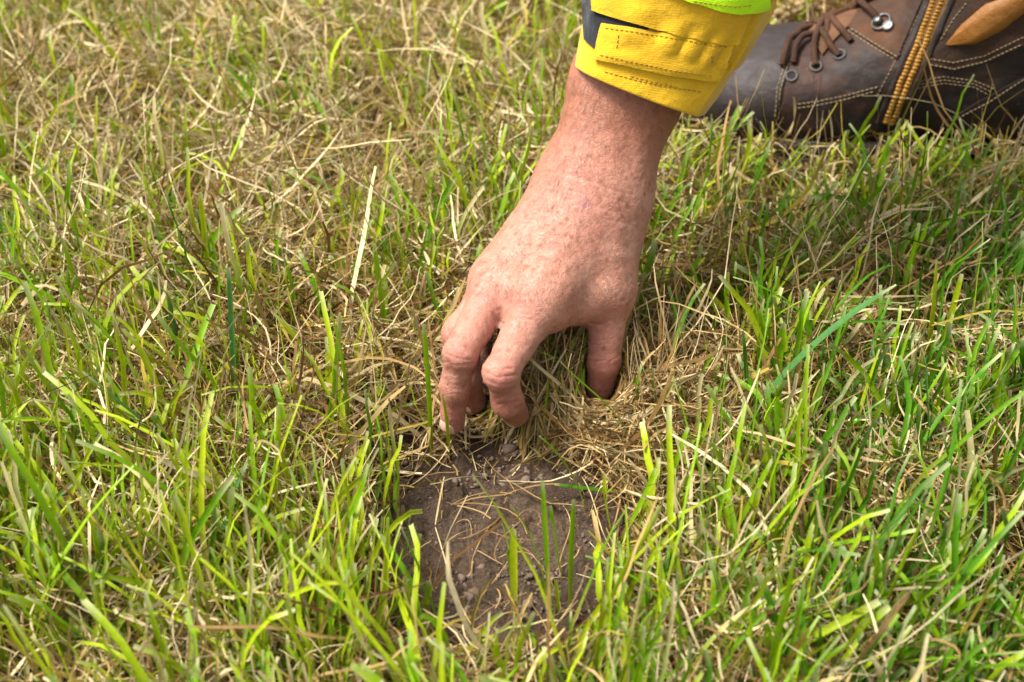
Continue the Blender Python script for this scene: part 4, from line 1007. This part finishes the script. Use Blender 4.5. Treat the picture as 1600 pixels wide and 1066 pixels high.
for pix, wpx, c, le in [([(862, 988), (856, 880), (848, 750)], 10, 'm', 0), ([(852, 940), (836, 856), (796, 788)], 8, 'm', 0), ([(804, 972), (804, 900), (803, 826)], 14, 'y', 0), ([(798, 900), (794, 856), (784, 818)], 8, 'm', 0),
                        ([(890, 956), (892, 860), (896, 780)], 9, 'm', 0), ([(876, 900), (868, 850), (860, 790)], 7, 'm', .05), ([(914, 800), (892, 740), (842, 682)], 8, 'm', -.1), ([(984, 770), (920, 764), (866, 757)], 7, 'd', .15), ([(874, 960), (868, 905)], 7, 'y', 0), ([(940, 900), (930, 840)], 8, 'm', 0)]:
    V, F, C, b = blade_on(pix, wpx, c, le)
    tag(link('grass_blade', mesh_np('grass_blade', V, F, True, {'col': C}), M_GREEN, base=b), blade_label(pix, wpx, c).rsplit(',', 1)[0].replace('bootwards', 'towards the boot')+', rooted in the bare soil', 'grass blade', SOILB)
STRAWS = [([(540, 1056), (640, 1035), (720, 1006)], 7, .02), ([(680, 824), (692, 864), (708, 916), (744, 988)], 5, .006), ([(694, 745), (688, 775), (680, 820)], 6, .008), ([(736, 896), (742, 862), (770, 815), (792, 776)], 3, .003),
 ([(908, 744), (924, 776), (936, 816), (956, 860)], 4.5, .008), ([(752, 932), (785, 890), (816, 840)], 3, .004), ([(690, 800), (760, 770), (800, 772)], 3, .003), ([(775, 740), (772, 755), (790, 775)], 3, .002), ([(790, 745), (806, 770)], 3, .002),
 ([(712, 818), (728, 812), (736, 838)], 3, .002), ([(640, 760), (700, 700), (716, 640)], 4, .012), ([(880, 790), (890, 830), (880, 860), (876, 900)], 3.5, .004), ([(1012, 700), (1040, 670), (1080, 640)], 7, .014), ([(1080, 690), (1115, 686), (1118, 665)], 7, .012),
 ([(360, 520), (400, 545), (440, 610)], 5, .03), ([(420, 455), (480, 440), (560, 448)], 5, .03), ([(1015, 447), (1050, 465), (1080, 495)], 4, .02), ([(1210, 850), (1240, 890), (1262, 925)], 11, .02), ([(330, 905), (380, 860), (420, 820)], 5, .025), ([(100, 940), (130, 980), (160, 1030)], 9, .02)]
for pix, wpx, fl in STRAWS:
    V, F, C, b = blade_on(pix, wpx*.5, lerp(ST_P, ST_M, .5) if wpx > 3.5 else lerp(ST_M, ST_R, .3), 0, fl, n=16, fold=.8)
    on_soil = 640 < np.mean([q[0] for q in pix]) < 960 and 700 < np.mean([q[1] for q in pix]) < 960
    tag(link('dry_straw', mesh_np('dry_straw', V, F, True, {'col': C}), M_STRAW, base=b), 'thin dry straw lying on the bare soil patch' if on_soil else 'pale dry straw lying on top of the turf', 'straw', 'straws lying on the bare soil' if on_soil else 'straws lying on the turf')

# ------------------------------------------------------------------ soil crumbs
bm = bmesh.new(); bmesh.ops.create_icosphere(bm, subdivisions=1, radius=1); bm.verts.ensure_lookup_table()
IV1 = np.array([x.co for x in bm.verts]); IF1 = np.array([[x.index for x in fa.verts] for fa in bm.faces]); bm.free()
M_CRUMB = simple_mat('soil_crumb', (.125, .085, .058), .95)
parts = []
cx_ = RNG.normal(PATCH[0], .075, 6500); cy_ = RNG.normal(PATCH[1], .085, 6500)
ok = (patch_mask(cx_, cy_) > .25)
for x, y in zip(cx_[ok], cy_[ok]):
    px, py, d = proj((x, y, 0)); r = .0003+.0006*RNG.random()**3
    if (abs(px-790) < 90 and 870 < py < 950) or py < 745: r *= 1+3.0*RNG.random()**3
    sq = RNG.uniform(.6, 1.3, 3)*r; k = IV1*sq*(1+.35*RNG.normal(0, 1, (len(IV1), 1)))
    parts.append((k+np.array((x, y, float(hgt(np.array(x), np.array(y)))+r*.3)), IF1))
v, f = join(parts)
tag(link('soil_crumbs', mesh_np('soil_crumbs', v, f, False), M_CRUMB), 'small crumbs of soil scattered over the bare patch', 'soil', kind='stuff')
